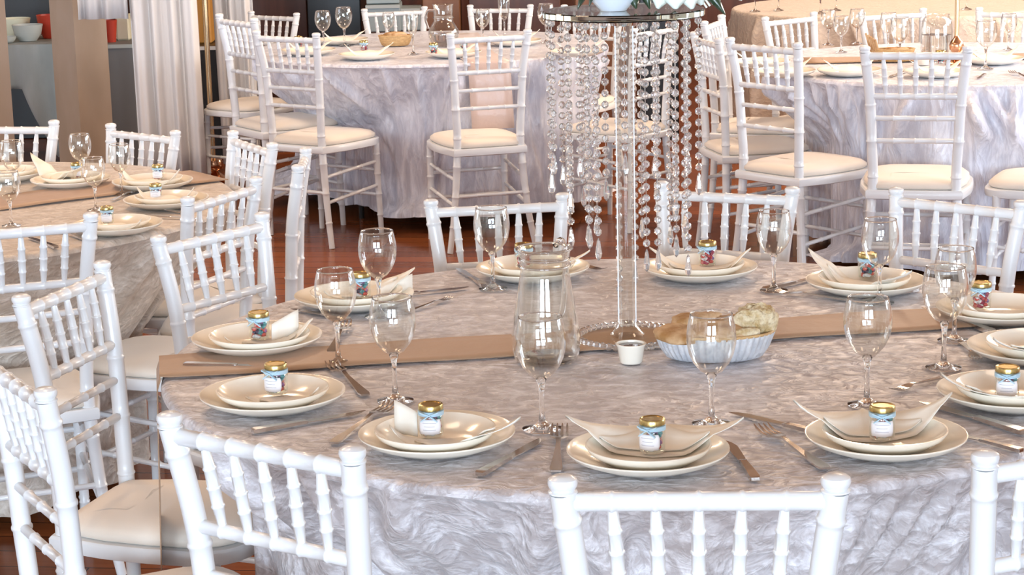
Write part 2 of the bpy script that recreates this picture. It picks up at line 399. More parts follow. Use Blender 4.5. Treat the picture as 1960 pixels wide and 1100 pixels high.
CH = {   # x, y, yaw, scale
 'A': (.224, 2.467, -.061, 1.0), 'B': (-.335, 2.742, -.618, .993), 'C': (-.771, 3.214, -1.053, .968), 'D': (-.839, 3.914, -1.86, .965),
 'E': (-.634, 4.469, -2.21, .963), 'H': (-.727, 5.082, 1.144, .95), 'J': (-.027, 4.838, 3.285, .944), 'K': (.5, 4.823, 2.732, .964),
 'L': (.999, 4.64, 2.416, .959), 'R': (-.921, 8.918, -.617, 1.006), 'S': (-.077, 8.693, .305, 1.008), 'Y': (.968, 7.719, -.891, 1.038),
 'Z': (1.423, 7.243, -.234, 1.051), 'N': (-1.138, 6.352, 2.418, .934), 'BB': (.742, 2.639, .385, .987), 'G': (-1.115, 4.659, .381, .957),
 'M': (-1.577, 6.484, 2.96, .949), 'O': (-.759, 5.959, 2.051, .951), 'I': (-.578, 5.544, 1.599, .953), 'P': (-1.175, 9.33, -.995, 1.05),
 'T': (.632, 9.147, .913, .972), 'X': (.836, 8.497, -1.364, .985), 'Q': (-1.195, 10.669, 2.488, .952), 'U': (-.568, 10.82, 3.378, .948),
 'V': (-.031, 10.796, 2.934, .952), 'W': (.425, 10.464, 2.621, .964), 'CC': (1.30, 9.45, 3.85, .98), 'DD': (1.79, 9.62, 3.5, .975),
 'FF': (2.30, 9.5, 2.6, .98), 'AA': (2.32, 7.42, .62, 1.0), 'X2': (.93, 9.15, -1.9, 1.0)}
_p = at(2003, 338, .46); _y = 1.15; CH['AA'] = (_p.x + math.sin(_y) * .2, _p.y - math.cos(_y) * .2, _y, 1.0)
CL = {
 'A': 'white spindle-back chair at front centre, seen square from behind',
 'B': 'white spindle-back chair at front left, back angled away beside its cream seat',
 'C': 'large white spindle-back chair cut by the left picture edge, cream cushion to its right',
 'D': 'white spindle-back chair behind the nearest left one, leaning back with slanting ladder rails',
 'E': 'white spindle-back chair touching the left rim of the near table beside the runner end',
 'J': 'white chair facing the camera behind the jug across the near table',
 'K': 'white chair facing the camera partly hidden behind hanging crystal strands',
 'L': 'white chair facing the camera at the right rear of the near table',
 'BB': 'white chair cut by the right picture edge at the front of the near table',
 'G': 'white chair with its back to us at the left table front, cut by picture edge',
 'H': 'white chair at the left table, nearest of those on its right side',
 'I': 'white chair seen exactly edge-on over the wooden floor right of the left table',
 'O': 'white chair on the far right rim of the left table before the hanging drape',
 'N': 'white chair behind the left table standing in front of the white drape',
 'M': 'white chair behind the left table at the far left, before the cloth-covered counter',
 'P': 'white chair seen from its side at the left end of the middle back table',
 'R': 'white chair with cream round seat, left of two backs to us at the middle back',
 'S': 'white chair in front of the hanging rose satin runner at the middle back table',
 'T': 'white chair right of the middle back table seen through the crystal strands',
 'Q': 'white chair behind the middle back table at far left near the dark doorway',
 'U': 'white chair behind the middle back table before the pale grey-blue crates',
 'V': 'white chair behind the middle back table, before brown wall, right of the glass jug',
 'W': 'white chair behind the middle back table just under the glass top of the centrepiece',
 'X': 'white chair seen nearly side-on just right of the crystal centrepiece',
 'X2': 'white chair at the right back table mostly hidden behind the side-on one',
 'Y': 'white chair with back to us, left of the two fronting the right back table',
 'Z': 'white chair squarely facing the right back table, cream oval seat fully visible',
 'AA': 'white chair at the far right edge of which only seat front shows',
 'CC': 'white chair in shade between the right back table and the cream-covered farthest one',
 'DD': 'white chair behind the right back table left of the gold candle stand',
 'FF': 'white chair behind the right back table at the upper right picture corner'}
CG = {'A': 'chairs around the near round table', 'G': 'chairs around the left round table', 'P': 'chairs around the middle back table', 'X': 'chairs around the right back table'}
for k, (x, y, r, s) in CH.items():
    g = CG['A'] if k in ('A', 'B', 'C', 'D', 'E', 'J', 'K', 'L', 'BB') else CG['G'] if k in 'GHIONM' else CG['P'] if k in 'PRSTQUVW' else CG['X']
    place('chair', 'chiavari_chair', chair_parts, CL[k], 'chair', (x, y, 0), r, g, s)

# ------------------------------------------------------------------ round tables and cloths
ZT = .760
TB = {'near': (.245, 3.747, .885), 'left': (-1.58, 5.56, .83), 'mid': (-.365, 9.87, .84), 'right': (1.90, 8.62, .86), 'far': (2.1, 11.62, .84)}
def blocked(x, y, z):
    """inside a chair's seat and leg space (so that the cloth hangs behind it)"""
    if z > .56: return False
    for cx, cy, r, s in CH.values():
        dx, dy = x - cx, y - cy
        if dx * dx + dy * dy > .36: continue
        lx = (dx * math.cos(r) + dy * math.sin(r)) / s; ly = (-dx * math.sin(r) + dy * math.cos(r)) / s
        if -.215 < lx < .215 and -.03 < ly < .425: return True
    return False
# long pleats: where each leaves the table edge, how far it slants, its width and depth
PLEATS = {'near': [(1640, 930, -.30, .022, .030), (1700, 925, -.36, .020, .034), (1760, 917, -.42, .024, .036), (1820, 905, -.46, .022, .034), (1880, 893, -.5, .024, .036), (1180, 948, -.05, .02, .020), (740, 915, .25, .02, .024), (610, 890, .3, .024, .03)],
          'mid': [(560, 112, .9, .022, .040), (650, 114, 1.0, .020, .045), (745, 118, .1, .018, .022), (800, 118, .0, .018, .028), (858, 116, -.25, .018, .045), (1000, 112, .1, .02, .03)],
          'right': [(1470, 140, .9, .020, .045), (1510, 142, .85, .018, .04), (1560, 148, .05, .016, .03), (1600, 150, .0, .018, .045), (1650, 152, .0, .014, .02), (1830, 158, .8, .020, .045), (1880, 159, .7, .018, .04), (1935, 158, -.1, .018, .04)]}
def table(key, zb, m, label, clabel, seed, group=None, fold=1.0, calm=None):
    cx, cy, R = TB[key]
    t = thing('round_table', label, 'table', (cx, cy, 0), 0, 'round banquet tables')
    b = MB(); b.lathe([(0, ZT - .03), (R - .03, ZT - .03), (R - .022, ZT - .025), (R - .022, ZT - .010), (R - .03, ZT - .006), (0, ZT - .006)], 64); b.build('tabletop', M['grey'], t)
    for q in range(4):
        a = PI / 4 + q * PI / 2; b = MB(); b.tube([(.46 * math.cos(a), .46 * math.sin(a), ZT - .03), (.46 * math.cos(a), .46 * math.sin(a), 0)], .013, 10); b.build('leg', M['black'], t)
    rnd = random.Random(seed); N = 600
    F = [(rnd.uniform(0, 2 * PI), rnd.uniform(-.5, .5), rnd.uniform(.03, .06), rnd.uniform(.028, .055)) for _ in range(19)]
    ph = [rnd.uniform(0, 6.28) for _ in range(5)]
    for (fx, fy, sl, wd, am) in PLEATS.get(key, ()):
        q = at(fx, fy, ZT); F.append((math.atan2(q.y - cy, q.x - cx), sl, wd * (2.1 if abs(sl) > .5 else 1.3), am * .85))
    b = MB(); rows = []
    for r in (0, .2, .4, .6, .75, .85, .93, .965): rows.append([(R * r * math.cos(2 * PI * k / N), R * r * math.sin(2 * PI * k / N), ZT - .001) for k in range(N)])
    for dr, dz in ((-.012, 0), (-.005, -.002), (0, -.007), (.002, -.014)):
        rows.append([((R + dr) * math.cos(2 * PI * k / N), (R + dr) * math.sin(2 * PI * k / N), ZT - .001 + dz) for k in range(N)])
    hz = [.022 + .0165 * q for q in range(43)]
    inw = [0.0] * N
    cap = [[9] * N for _ in hz]
    for j, h in enumerate(hz):
        z = ZT - h
        if z < zb: z = zb
        for k in range(N):
            a = 2 * PI * k / N
            if blocked(cx + R * math.cos(a), cy + R * math.sin(a), z) or blocked(cx + (R + .05) * math.cos(a), cy + (R + .05) * math.sin(a), z) or blocked(cx + (R - .06) * math.cos(a), cy + (R - .06) * math.sin(a), z):
                rr = R + .05
                while rr > .45 and any(blocked(cx + q * math.cos(a), cy + q * math.sin(a), z) for q in (rr, rr - .03, rr - .06)): rr -= .01
                # go inward until clear of the seat
                while rr > .45 and blocked(cx + rr * math.cos(a), cy + rr * math.sin(a), z): rr -= .01
                cap[j][k] = rr - .012
    # spread the dents softly sideways and up
    for j in range(len(hz) - 1, -1, -1):
        row = cap[j][:]
        for k in range(N):
            for d in range(-18, 19):
                v = row[(k + d) % N]
                if v < 9: cap[j][k] = min(cap[j][k], v + (abs(d) / 18) ** 2 * .10)
        if j > 0:
            for k in range(N):
                if cap[j][k] < 9: cap[j - 1][k] = max(min(cap[j - 1][k], cap[j][k] + .5 * (hz[j] - hz[j - 1])), R + .004 - .75 * hz[j - 1])
    for j, h in enumerate(hz):
        z = max(zb, ZT - h); g = min(1, h / .5); row = []
        for k in range(N):
            a = 2 * PI * k / N
            r0 = R + .004 + (.018 if key == 'near' else .040) * g; r = r0
            for i, (a0, sl, wd, am) in enumerate(F):
                d = (a - a0 - sl * h + PI) % (2 * PI) - PI
                ww_ = wd * (.6 + g); r += am * min(1, h / .10) * fold * (math.exp(-abs(d / ww_) ** 2.0) * 1.5 - .35 * math.exp(-(d / (2.2 * ww_)) ** 2))
            cm = 1.0
            if calm is not None:
                dc = (a - calm + PI) % (2 * PI) - PI; cm = 1 - math.exp(-(dc / .16) ** 4)
                r = r0 + (r - r0) * cm
            r += cm * g * (.016 * math.sin(13 * a + ph[0]) + .014 * math.sin(23 * a + ph[1] + 2 * h) + .009 * math.sin(41 * a + ph[2] - 4 * h))
            fo = r - r0; r = min(r0, cap[j][k]) + fo
            kz = min(1, max(0, (z - .48) / .18)); r = min(r, cap[j][k]) * (1 - kz) + r * kz
            row.append((r * math.cos(a), r * math.sin(a), z + (.012 * math.sin(9 * a + ph[3]) if z <= zb else 0)))
        rows.append(row)
        if z <= zb: break
    rows = [r + [r[0]] for r in rows]
    b.grid(rows); c = b.build('tablecloth', m, smooth=75); c.location = (cx, cy, 0)
    tag(c, clabel, 'tablecloth', group)
    return t
table('near', .05, M['velvet'], 'round banquet table under the nearest velvet cloth with crystal centrepiece', 'mauve-white crushed velvet cloth on the nearest table, hanging bright at front', 3, None, 1.0, math.atan2(at(314, 706, ZT).y - 3.747, at(314, 706, ZT).x - .245))
table('left', .05, M['warmlight_velvet'], 'round banquet table at left whose cloth has warm light painted in', 'crushed velvet cloth on the left table, warm light put into its beige colour', 11)
table('mid', .07, M['satin_velvet'], 'round banquet table at the middle back with hanging rose runner', 'white crushed velvet cloth with long slanting folds on the middle back table', 23, None, 1.4, math.atan2(at(912, 112, ZT).y - 9.87, at(912, 112, ZT).x + .365))
table('right', .05, M['satin_velvet'], 'round banquet table at the right back with gold candle stand', 'bluish white crushed velvet cloth on the right back table with deep pleats', 37, None, 1.4)
table('far', .05, M['creamcloth'], 'round table farthest at the upper right, sunlit cream cloth', 'sunlit cream cloth on the farthest table at the upper right', 41)

# ------------------------------------------------------------------ runners
def strip(name, pts, width, m, label, th=.0025, wob=.0012):
    """flat band following 3d points (centre line); kept horizontal across"""
    P = [Vector(p) for p in pts]; b = MB(); rows = []
    d0 = (P[len(P) // 2] - P[len(P) // 2 - 1]); d0.z = 0; side = Vector((-d0.y, d0.x, 0)).normalized()
    for i, p in enumerate(P):
        rows.append([p + side * (t * width / 2) + Vector((0, 0, wob * (1 + math.sin(i * .9 + t * 2)) if i % 1 == 0 else 0)) for t in (-1, -.6, -.2, .2, .6, 1)])
    b.grid(rows); o = b.build(name, m, smooth=80, thick=0)
    md = o.modifiers.new('thickness', 'SOLIDIFY'); md.thickness = th; md.offset = 1
    return tag(o, label, 'table runner')
ZR = ZT + .0025
cx, cy, R = TB['near']
pa, pb = at(314, 706, ZT), at(1880, 608, ZT); dirv = (pb - pa).normalized()
pts = []
for i in range(0, 27):
    t = i / 26; pts.append(pa.lerp(pb, t).xy.to_3d() + Vector((0, 0, ZR)))
c0 = Vector((cx, cy, 0)); dr = pa - c0; dr.z = 0; dr.normalize(); hang = []
for h_ in (-.0035, .004, .02, .05, .10, .16, .22, .28, .34, .40, .46, .52): hang.append(c0 + dr * (R + (.006 if h_ < .01 else .011) + .018 * min(1, max(0, h_) / .5)) + Vector((0, 0, ZT - h_)))
pa = c0 + dr * (R - .012)
pts = [pa.lerp(pb, i / 26).xy.to_3d() + Vector((0, 0, ZR)) for i in range(27)]
for h_ in hang: pass
strip('table_runner', [Vector(h_) for h_ in reversed(hang)] + pts, .165, M['runner'], 'tan satin runner crossing the near table under the centrepiece')
# left table: broad darker band
pa, pb = at(-60, 398, ZT), at(400, 338, ZT)
strip('table_runner', [pa.lerp(pb, i / 14) + Vector((0, 0, .0025)) for i in range(15)], .22, M['runner'], 'tan satin runner crossing the left table between its place settings')
# middle back table: runner falls over the front edge
cx, cy, R = TB['mid']
e = at(912, 112, ZT); e2 = at(880, 66, ZT); d = (e - e2).normalized()
pts = [e2.lerp(e, i / 8) + Vector((0, 0, .0025)) for i in range(9)]
c0 = Vector((cx, cy, 0)); d = (e - c0); d.z = 0; d.normalize(); e = c0 + d * (R + .004) + Vector((0, 0, ZT))
pts = pts[:-1] + [e + d * .002 + Vector((0, 0, .001)), e + d * .012 + Vector((0, 0, -.012)), e + d * .018 + Vector((0, 0, -.05)), e + d * .025 + Vector((0, 0, -.10)), e + d * .032 + Vector((0, 0, -.16)), e + d * .040 + Vector((0, 0, -.22)), e + d * .048 + Vector((0, 0, -.29))]
strip('table_runner', pts, .185, M['rose'], 'rose satin runner hanging over the front of the middle back table')
pa, pb = at(1530, 118, ZT), at(2050, 108, ZT)
strip('table_runner', [pa.lerp(pb, i / 14) + Vector((0, 0, .0025)) for i in range(15)], .22, M['runner'], 'tan satin runner crossing the right back table behind its plates')

# ------------------------------------------------------------------ tableware prototypes
def big_plate(lst):
    b = MB(); b.lathe([(0, .004), (.068, .004), (.080, .007), (.116, .0205), (.123, .0255), (.1255, .0255), (.1255, .0235), (.119, .0165), (.082, .0015), (.070, 0), (0, 0)], 56); lst.append((b.build('plate_body', M['china']), None))
def small_plate(lst):
    b = MB(); b.lathe([(0, .004), (.055, .004), (.066, .008), (.086, .0205), (.0925, .0265), (.095, .0265), (.0950, .0245), (.090, .0170), (.067, .002), (.055, 0), (0, 0)], 48); lst.append((b.build('plate_body', M['china']), None))
def plate_obj(big, label, loc, group, s=1):
    key = 'bp' if big else 'sp'
    if key not in PARTS:
        l = []; (big_plate if big else small_plate)(l); me = l[0][0].data; bpy.data.objects.remove(l[0][0]); PARTS[key] = me
    o = bpy.data.objects.new('dinner_plate' if big else 'side_plate', PARTS[key]); COL.objects.link(o); o.location = loc; o.scale = (s, s, s)
    return tag(o, label, 'plate', group)
def wine_glass(lst):
    b = MB(); b.lathe([(.0001, .0), (.029, 0), (.0305, .001), (.0305, .002), (.022, .0042), (.010, .008), (.0052, .014), (.0040, .03), (.0038, .055), (.0046, .068), (.0080, .078), (.0060, .0815), (.0001, .0825)], 24)
    lst.append((b.build('stem', M['solid'], smooth=60), None))
    out = [(.0001, .0785), (.008, .0795), (.018, .0855), (.028, .098), (.0345, .112), (.0380, .128), (.0385, .140), (.0370, .155), (.0340, .168), (.0325, .174)]
    inn = [(r - .0010 if r > .003 else r, z + (.0016 if r < .02 else .0003)) for r, z in out][::-1]
    b = MB(); b.lathe(out + [(.0321, .1746)] + inn, 32); lst.append((b.build('bowl', M['glass'], smooth=80), None))
    b = MB(); b.lathe([(.0310, .1738), (.0318, .1752), (.0328, .1752), (.0330, .1738), (.0322, .1728), (.0310, .1738)], 32); o = b.build('rim', M['solid'], smooth=80); lst.append((o, lst[-1][0]))
def champagne(lst):
    b = MB(); b.lathe([(.0001, .0), (.027, 0), (.0285, .001), (.0285, .002), (.010, .007), (.0045, .014), (.0038, .05), (.0045, .078), (.006, .086), (.0001, .088)], 20); lst.append((b.build('stem', M['solid'], smooth=60), None))
    out = [(.0001, .085), (.009, .088), (.018, .105), (.025, .13), (.029, .16), (.031, .19)]
    b = MB(); b.lathe(out + [(r - .001 if r > .003 else r, z + .001) for r, z in out][::-1], 28); lst.append((b.build('bowl', M['glass'], smooth=80), None))
def put_glass(px, py, z, label, group, s=1.0, kind=wine_glass):
    p = at(px, py, z); return place(kind.__name__, 'wine_glass', kind, label, 'glass', p, random.uniform(0, 6), group, s)
def jar_parts(label):
    def f(lst):
        b = MB(); out = [(.0001, .0005), (.0175, .0005), (.0195, .003), (.0200, .010), (.0200, .032), (.0190, .037), (.0165, .040), (.0165, .0445)]
        b.lathe(out + [(r - .0012 if r > .003 else r, z + (.002 if z < .002 else 0)) for r, z in out][::-1], 28); g = b.build('jar_glass', M['jarglass'], smooth=70); lst.append((g, None))
        b = MB(); b.lathe([(.0001, .0435), (.0185, .0435), (.0198, .0445), (.0198, .0505), (.0188, .0525), (.0165, .0530), (.0155, .0518), (.0001, .0518)], 32); lst.append((b.build('lid', M['gold'], smooth=35), None))
        b = MB(); rn = random.Random(5)
        for k in range(34):
            a = rn.uniform(0, 6.28); r = .0128 * math.sqrt(rn.random()); zz = .0065 + .026 * k / 34; b.ball((r * math.cos(a), r * math.sin(a), zz), .0052, 8, 5, (1, 1, .8))
        lst.append((b.build('sweets', M['sw_mix'], smooth=80), None))
        b = MB(); b.lathe([(.0192, .0355), (.0206, .0360), (.0206, .0425), (.0180, .0430), (.0175, .0425), (.0175, .0360), (.0192, .0355)], 28)
        for s in (-1, 1):    # bow loops and tails
            b.solid([(0, -.0215, .0022, .0385, .001), (s * .008, -.0225, .0032, .0415, .001), (s * .015, -.0215, .0028, .044, .001)])
            b.solid([(0, -.0215, .0022, .0385, .001), (s * .007, -.0222, .0022, .0335, .001), (s * .013, -.0215, .002, .029, .001)])
        lst.append((b.build('ribbon', M['ribbon'], smooth=40), None))
        if label:
            b = MB(); rows = []
            for j in range(5):
                z = .0075 + j * .006; rows.append([(.0208 * math.sin(t), -.0208 * math.cos(t), z) for t in [(-.95 + 1.9 * k / 12) * (1 if j in (1, 2, 3) else .88) for k in range(13)]])
            b.grid(rows); tg = b.build('paper_tag', M['label'], smooth=60, thick=.0004); lst.append((tg, None))
            b = MB()
            for j, ww_ in enumerate((.55, .4, .5)):
                z = .0255 - j * .0055; rows = [[(.0212 * math.sin(t), -.0212 * math.cos(t), zz) for t in [(-ww_ + 2 * ww_ * k / 6) for k in range(7)]] for zz in (z, z + .0006)]
                b.grid(rows)
            lst.append((b.build('printed_lines', M['ink'], smooth=0), tg))
    return f
def put_jar(p, label, group, tagged=True, rz=0, s=1, red=False):
    key = ('jt' if tagged else 'jn'); return place(key, 'sweet_jar', jar_parts(tagged), label, 'jar', p, rz, group, s, swap={'sweets': 'sw_red'} if red else None)
def fork(lst):
    b = MB()
    b.solid([(-.095, 0, .0062, .003, .0012), (-.085, 0, .0078, .003, .0013), (-.04, 0, .0048, .0045, .0014), (.0, 0, .0030, .006, .0015), (.025, 0, .0030, .0085, .0014), (.036, 0, .0085, .0075, .001), (.045, 0, .0115, .0055, .001), (.052, 0, .0120, .0045, .001)])
    for k in range(4):
        y = (k - 1.5) * .0066
        b.solid([(.050, y, .0021, .0047, .001), (.07, y, .0018, .0038, .0009), (.085, y * .97, .0014, .006, .0008), (.093, y * .95, .0006, .009, .0005)])
    lst.append((b.build('fork_body', M['steel'], smooth=35), None))
def knife(lst):
    b = MB(); b.solid([(-.105, 0, .0062, .004, .0028), (-.10, 0, .0078, .0045, .0035), (-.06, 0, .0066, .0045, .0032), (-.015, 0, .0050, .0042, .0026), (-.010, 0, .0062, .0042, .0026), (-.005, 0, .0050, .004, .0018)]); lst.append((b.build('handle', M['steel'], smooth=50), None))
    b = MB(); b.solid([(-.006, 0, .0058, .004, .0009), (.02, .0008, .0075, .0035, .0008), (.075, .0012, .0085, .003, .0007), (.095, .0035, .0055, .003, .0006), (.108, .0065, .0008, .003, .0005)]); lst.append((b.build('blade', M['steel'], smooth=25), None))
def put_cut(kind, a, b_, label, group, z=ZT, dz=0.0):
    """a = pixel of tip, b = pixel of handle end"""
    A, B = at(*a, z), at(*b_, z); d = (A - B); d.z = 0
    L = d.length; s = min(1.25, max(.8, L / (.190 if kind is fork else .213))) if L > .10 else 1.0
    d.normalize(); base = A - d * ((.095 if kind is fork else .108) * s) if L > .10 else (A + B) / 2
    return place(kind.__name__, kind.__name__ if kind is fork else 'table_knife', kind, label, 'fork' if kind is fork else 'knife', (base.x, base.y, z + dz), math.atan2(d.y, d.x), group, s)
def napkin(A, B, z, W=.055, h=.022, label='', group=None, flap=None, layers=True, bow=0, puff=0, pc=None, ps=1.0):
    """folded paper napkin stretched between two points; tips lifted; optional standing flap"""
    A, B = Vector(A), Vector(B); A.z = B.z = 0; d = B - A; L = d.length; d.normalize(); n = Vector((-d.y, d.x, 0)); C = (A + B) / 2
    root = thing('folded_napkin', label, 'napkin', (C.x, C.y, z), 0, group)
    pc = Vector((pc.x, pc.y, 0)) if pc is not None else C
    def surf(q):       # height of the side plate's surface under a point
        r = (Vector((q.x, q.y, 0)) + C - pc).length / ps
        return (0 if r < .055 else .0245 * ((r - .055) / .040) ** 1.3 if r < .095 else .0245 + .10 * (r - .095)) * ps
    for lay in range(2 if layers else 1):
        rows = []; b = MB(); k1 = 1 if lay == 0 else .62
        for i in range(25):
            t = i / 24; u = 2 * t - 1; hw = W * (.80 if lay == 0 else .62) * (1 - abs(u) ** (1.25 if lay == 0 else 1.0)) ** .85 + .0005
            p = d * (u * L / 2 * k1); zz = h * abs(u * k1) ** 4.0 + lay * .0022 + .0005
            off = bow * (1 - u * u) + (0.012 if lay else 0) * (1 - abs(u))
            rows.append([p + n * (v * hw + off) + Vector((0, 0, surf(p + n * (v * hw + off)) + zz + puff * (1 - v * v) * (1 - u * u) + .004 * abs(u) * (v * v))) for v in (-1, -.5, 0, .5, 1)])
        b.grid(rows); o = b.build('fold_layer', M['napkin'], root, smooth=60, thick=.001)
    if flap:
        (p1, p2, h1, h2) = flap; p1, p2 = Vector(p1) - C, Vector(p2) - C
        b = MB(); rows = []
        for j in range(6):
            t = j / 5; lean = .012 * t * t
            rows.append([Vector((*(p1.xy.lerp(p2.xy, q)), 0)) + Vector((0, lean + .004 * math.sin(q * 3), .002 + t * (h1 * (1 - q) + h2 * q))) for q in (0, .25, .5, .75, 1)])
        b.grid(rows); b.build('standing_flap', M['napkin'], root, smooth=60, thick=.001)
    return root

# ------------------------------------------------------------------ near table: place settings
Z2 = ZT + .0015            # cloth surface
GP, GS, GJ, GN = 'dinner plates on the near table', 'side plates on the near table', 'sweet jars on the near table', 'folded napkins on the near table'
# (name of spot, rim centre pixel of big plate, small plate offset pixels, jar base pixel, tagged, red, spot text)
SET = [
 ('s1', (492, 646), (497, 640), (497, 648), False, False, 'at the far left just above the runner'),
 ('s2', (522, 754), (522, 746), (530, 752), True, False, 'at the left just below the runner'),
 ('s3', (836, 830), (833, 823), (826, 834), True, False, 'behind the front left chair with upright napkin flap'),
 ('s4', (1240, 862), (1241, 853), (1249, 864), True, False, 'behind the front centre chair'),
 ('s5', (1696, 834), (1694, 824), (1688, 838), True, False, 'at the front right with raised napkin tip'),
 ('s6', (1938, 748), (1940, 738), (1927, 760), True, False, 'at the right picture edge, nearer one of two cut plates'),
 ('s7', (1985, 664), (1990, 654), None, True, False, 'at the right picture edge above the nearer cut plate'),
 ('s8', (1915, 590), (1915, 583), (1877, 590), False, True, 'behind the tall glass pair at the right'),
 ('s9', (1657, 538), (1655, 530), (1660, 531), False, False, 'in front of the right rear chair'),
 ('s10', (1340, 512), (1340, 504), (1354, 507), False, True, 'just right of the crystal strands at the rear'),
 ('s11', (1020, 513), (1018, 504), (1003, 511), False, True, 'behind the glass jug at the rear'),
 ('s12', (678, 566), (682, 558), (692, 569), False, False, 'at the left rear behind two wine glasses')]
POS = {}
for n_, bp, sp, jp, tg_, red, txt in SET:
    p = at(*bp, Z2 + .0195); plate_obj(True, 'large white dinner plate ' + txt, (p.x, p.y, Z2), GP, .98)
    q = at(*sp, Z2 + .030); plate_obj(False, 'small white plate stacked ' + txt, (q.x, q.y, Z2 + .0075), GS)
    POS[n_] = (p, q)
    if jp:
        j = at(*jp, Z2 + .0165); put_jar((j.x, j.y, Z2 + .0165), 'gold-lidded sweet jar ' + txt, GJ, tg_, random.uniform(-.5, .1), 1, red)
ZN = Z2 + .0120
SP = iter(['s1', 's2', 's3', 's4', 's5', 's6', 's7', 's8', 's9', 's10', 's11', 's12'])
def NP(a, b_, txt, W=.055, h=.022, flap=None, bow=0, za=.03):
    c_ = POS[next(SP)][1]
    napkin(at(*a, ZN + za), at(*b_, ZN + za), ZN, W, h, 'ivory paper napkin ' + txt, GN, flap, True, bow, 0, c_)
def FL(a, b_, h1, h2): return (at(*a, ZN), at(*b_, ZN), h1, h2)
NP((430, 655), (600, 640), 'fanned up ' + SET[0][6], .05, .012, FL((520, 655), (572, 645), .030, .050), za=.01)
NP((470, 765), (612, 762), 'lying flat ' + SET[1][6], .045, .008, None, 0, .006)
NP((745, 815), (997, 826), 'with upright flap by the front left jar', .052, .020, FL((756, 832), (800, 838), .052, .036))
NP((1083, 826), (1424, 832), 'with two pointed wings on the front centre plate', .062, .024, None, .02)
NP((1518, 806), (1822, 790), 'with raised tip on the front right plate', .060, .032, None, .01)
NP((1800, 742), (2050, 740), 'pointing left on the cut plate beside a jar', .055, .022)
NP((1900, 665), (2080, 660), 'on the upper cut plate at the right picture edge', .05, .016)
NP((1850, 602), (2000, 588), SET[7][6] + ' under its red jar', .045, .010, None, 0, .01)
NP((1547, 500), (1745, 545), 'curling up at its left end ' + SET[8][6], .050, .024)
NP((1243, 490), (1437, 492), 'spread like a boat beside the hanging crystals', .050, .020)
NP((935, 500), (1130, 497), 'with pointed right tip ' + SET[10][6], .045, .020)
NP((620, 568), (795, 545), 'rising to the right ' + SET[11][6], .045, .016, FL((722, 572), (790, 560), .018, .036), 0, .012)
# wine glasses: (base pixel, text)
GG = 'wine glasses on the near table'
for px, py, s, txt in [(648, 696, 1.0, 'above the left runner end beside a fork'), (727, 606, 1.0, 'between the left rear plate and the floor view'),
    (757, 767, 1.03, 'behind the front left napkin flap'), (944, 553, 1.0, 'standing left of the jug near its rim'), (1038, 821, 1.06, 'directly in front of the glass jug'),
    (1362, 811, 1.04, 'in front of the bread dish'), (1659, 775, 1.04, 'just behind the front right jar'), (1481, 556, .96, 'before the rear chair post right of the crystals'),
    (1683, 580, .98, 'right beside the small blue jar at the right rear'), (1826, 652, 1.0, 'rear one of the overlapping pair at right'), (1806, 704, 1.04, 'front one of the overlapping pair at right')]:
    put_glass(px, py, Z2, 'clear wine glass ' + txt, GG, s)
# cutlery
GF, GK = 'forks on the near table', 'knives on the near table'
for a, b_, txt in [((662, 622), (628, 690), 'pointing up between two left glasses'), ((634, 700), (707, 766), 'slanting beside the lower left plate'),
    ((752, 778), (619, 864), 'partly under the front left plate'), ((1072, 822), (1064, 908), 'upright left of the front centre plate'),
    ((1455, 822), (1588, 905), 'slanting between the two front right plates'), ((1706, 752), (1806, 724), 'pointing left beside the cut jar plate'),
    ((1872, 694), (1838, 655), 'lying before the upper cut plate'), ((864, 572), (800, 592), 'at the rear edge right of the left rear plate'),
    ((1160, 519), (1085, 508), 'behind the hanging crystal drops'), ((1485, 561), (1628, 576), 'in front of the right rear plate')]:
    put_cut(fork, a, b_, 'steel fork ' + txt, GF, Z2)
for a, b_, txt in [((570, 704), (352, 701), 'lying along the left end of the runner'), ((703, 790), (483, 829), 'long one below the lower left plate'),
    ((1042, 842), (917, 912), 'right of the front left plate'), ((1395, 846), (1446, 922), 'right of the front centre plate'),
    ((1790, 822), (1922, 857), 'right of the front right plate'), ((1765, 771), (1960, 832), 'curving under the cut jar plate'),
    ((877, 515), (926, 549), 'at the rear rim left of the standing glass'), ((845, 558), (770, 566), 'right of the left rear plate'),
    ((1462, 806), (1530, 823), 'short visible one left of the front right napkin tip'), ((1550, 536), (1500, 548), 'left of the right rear plate'),
    ((1640, 579), (1740, 560), 'right of the rear plate beneath a glass'), ((1770, 590), (1900, 640), 'crossing the runner right end'), ((560, 592), (640, 608), 'left of the left rear plate')]:
    put_cut(knife, a, b_, 'steel table knife ' + txt, GK, Z2)

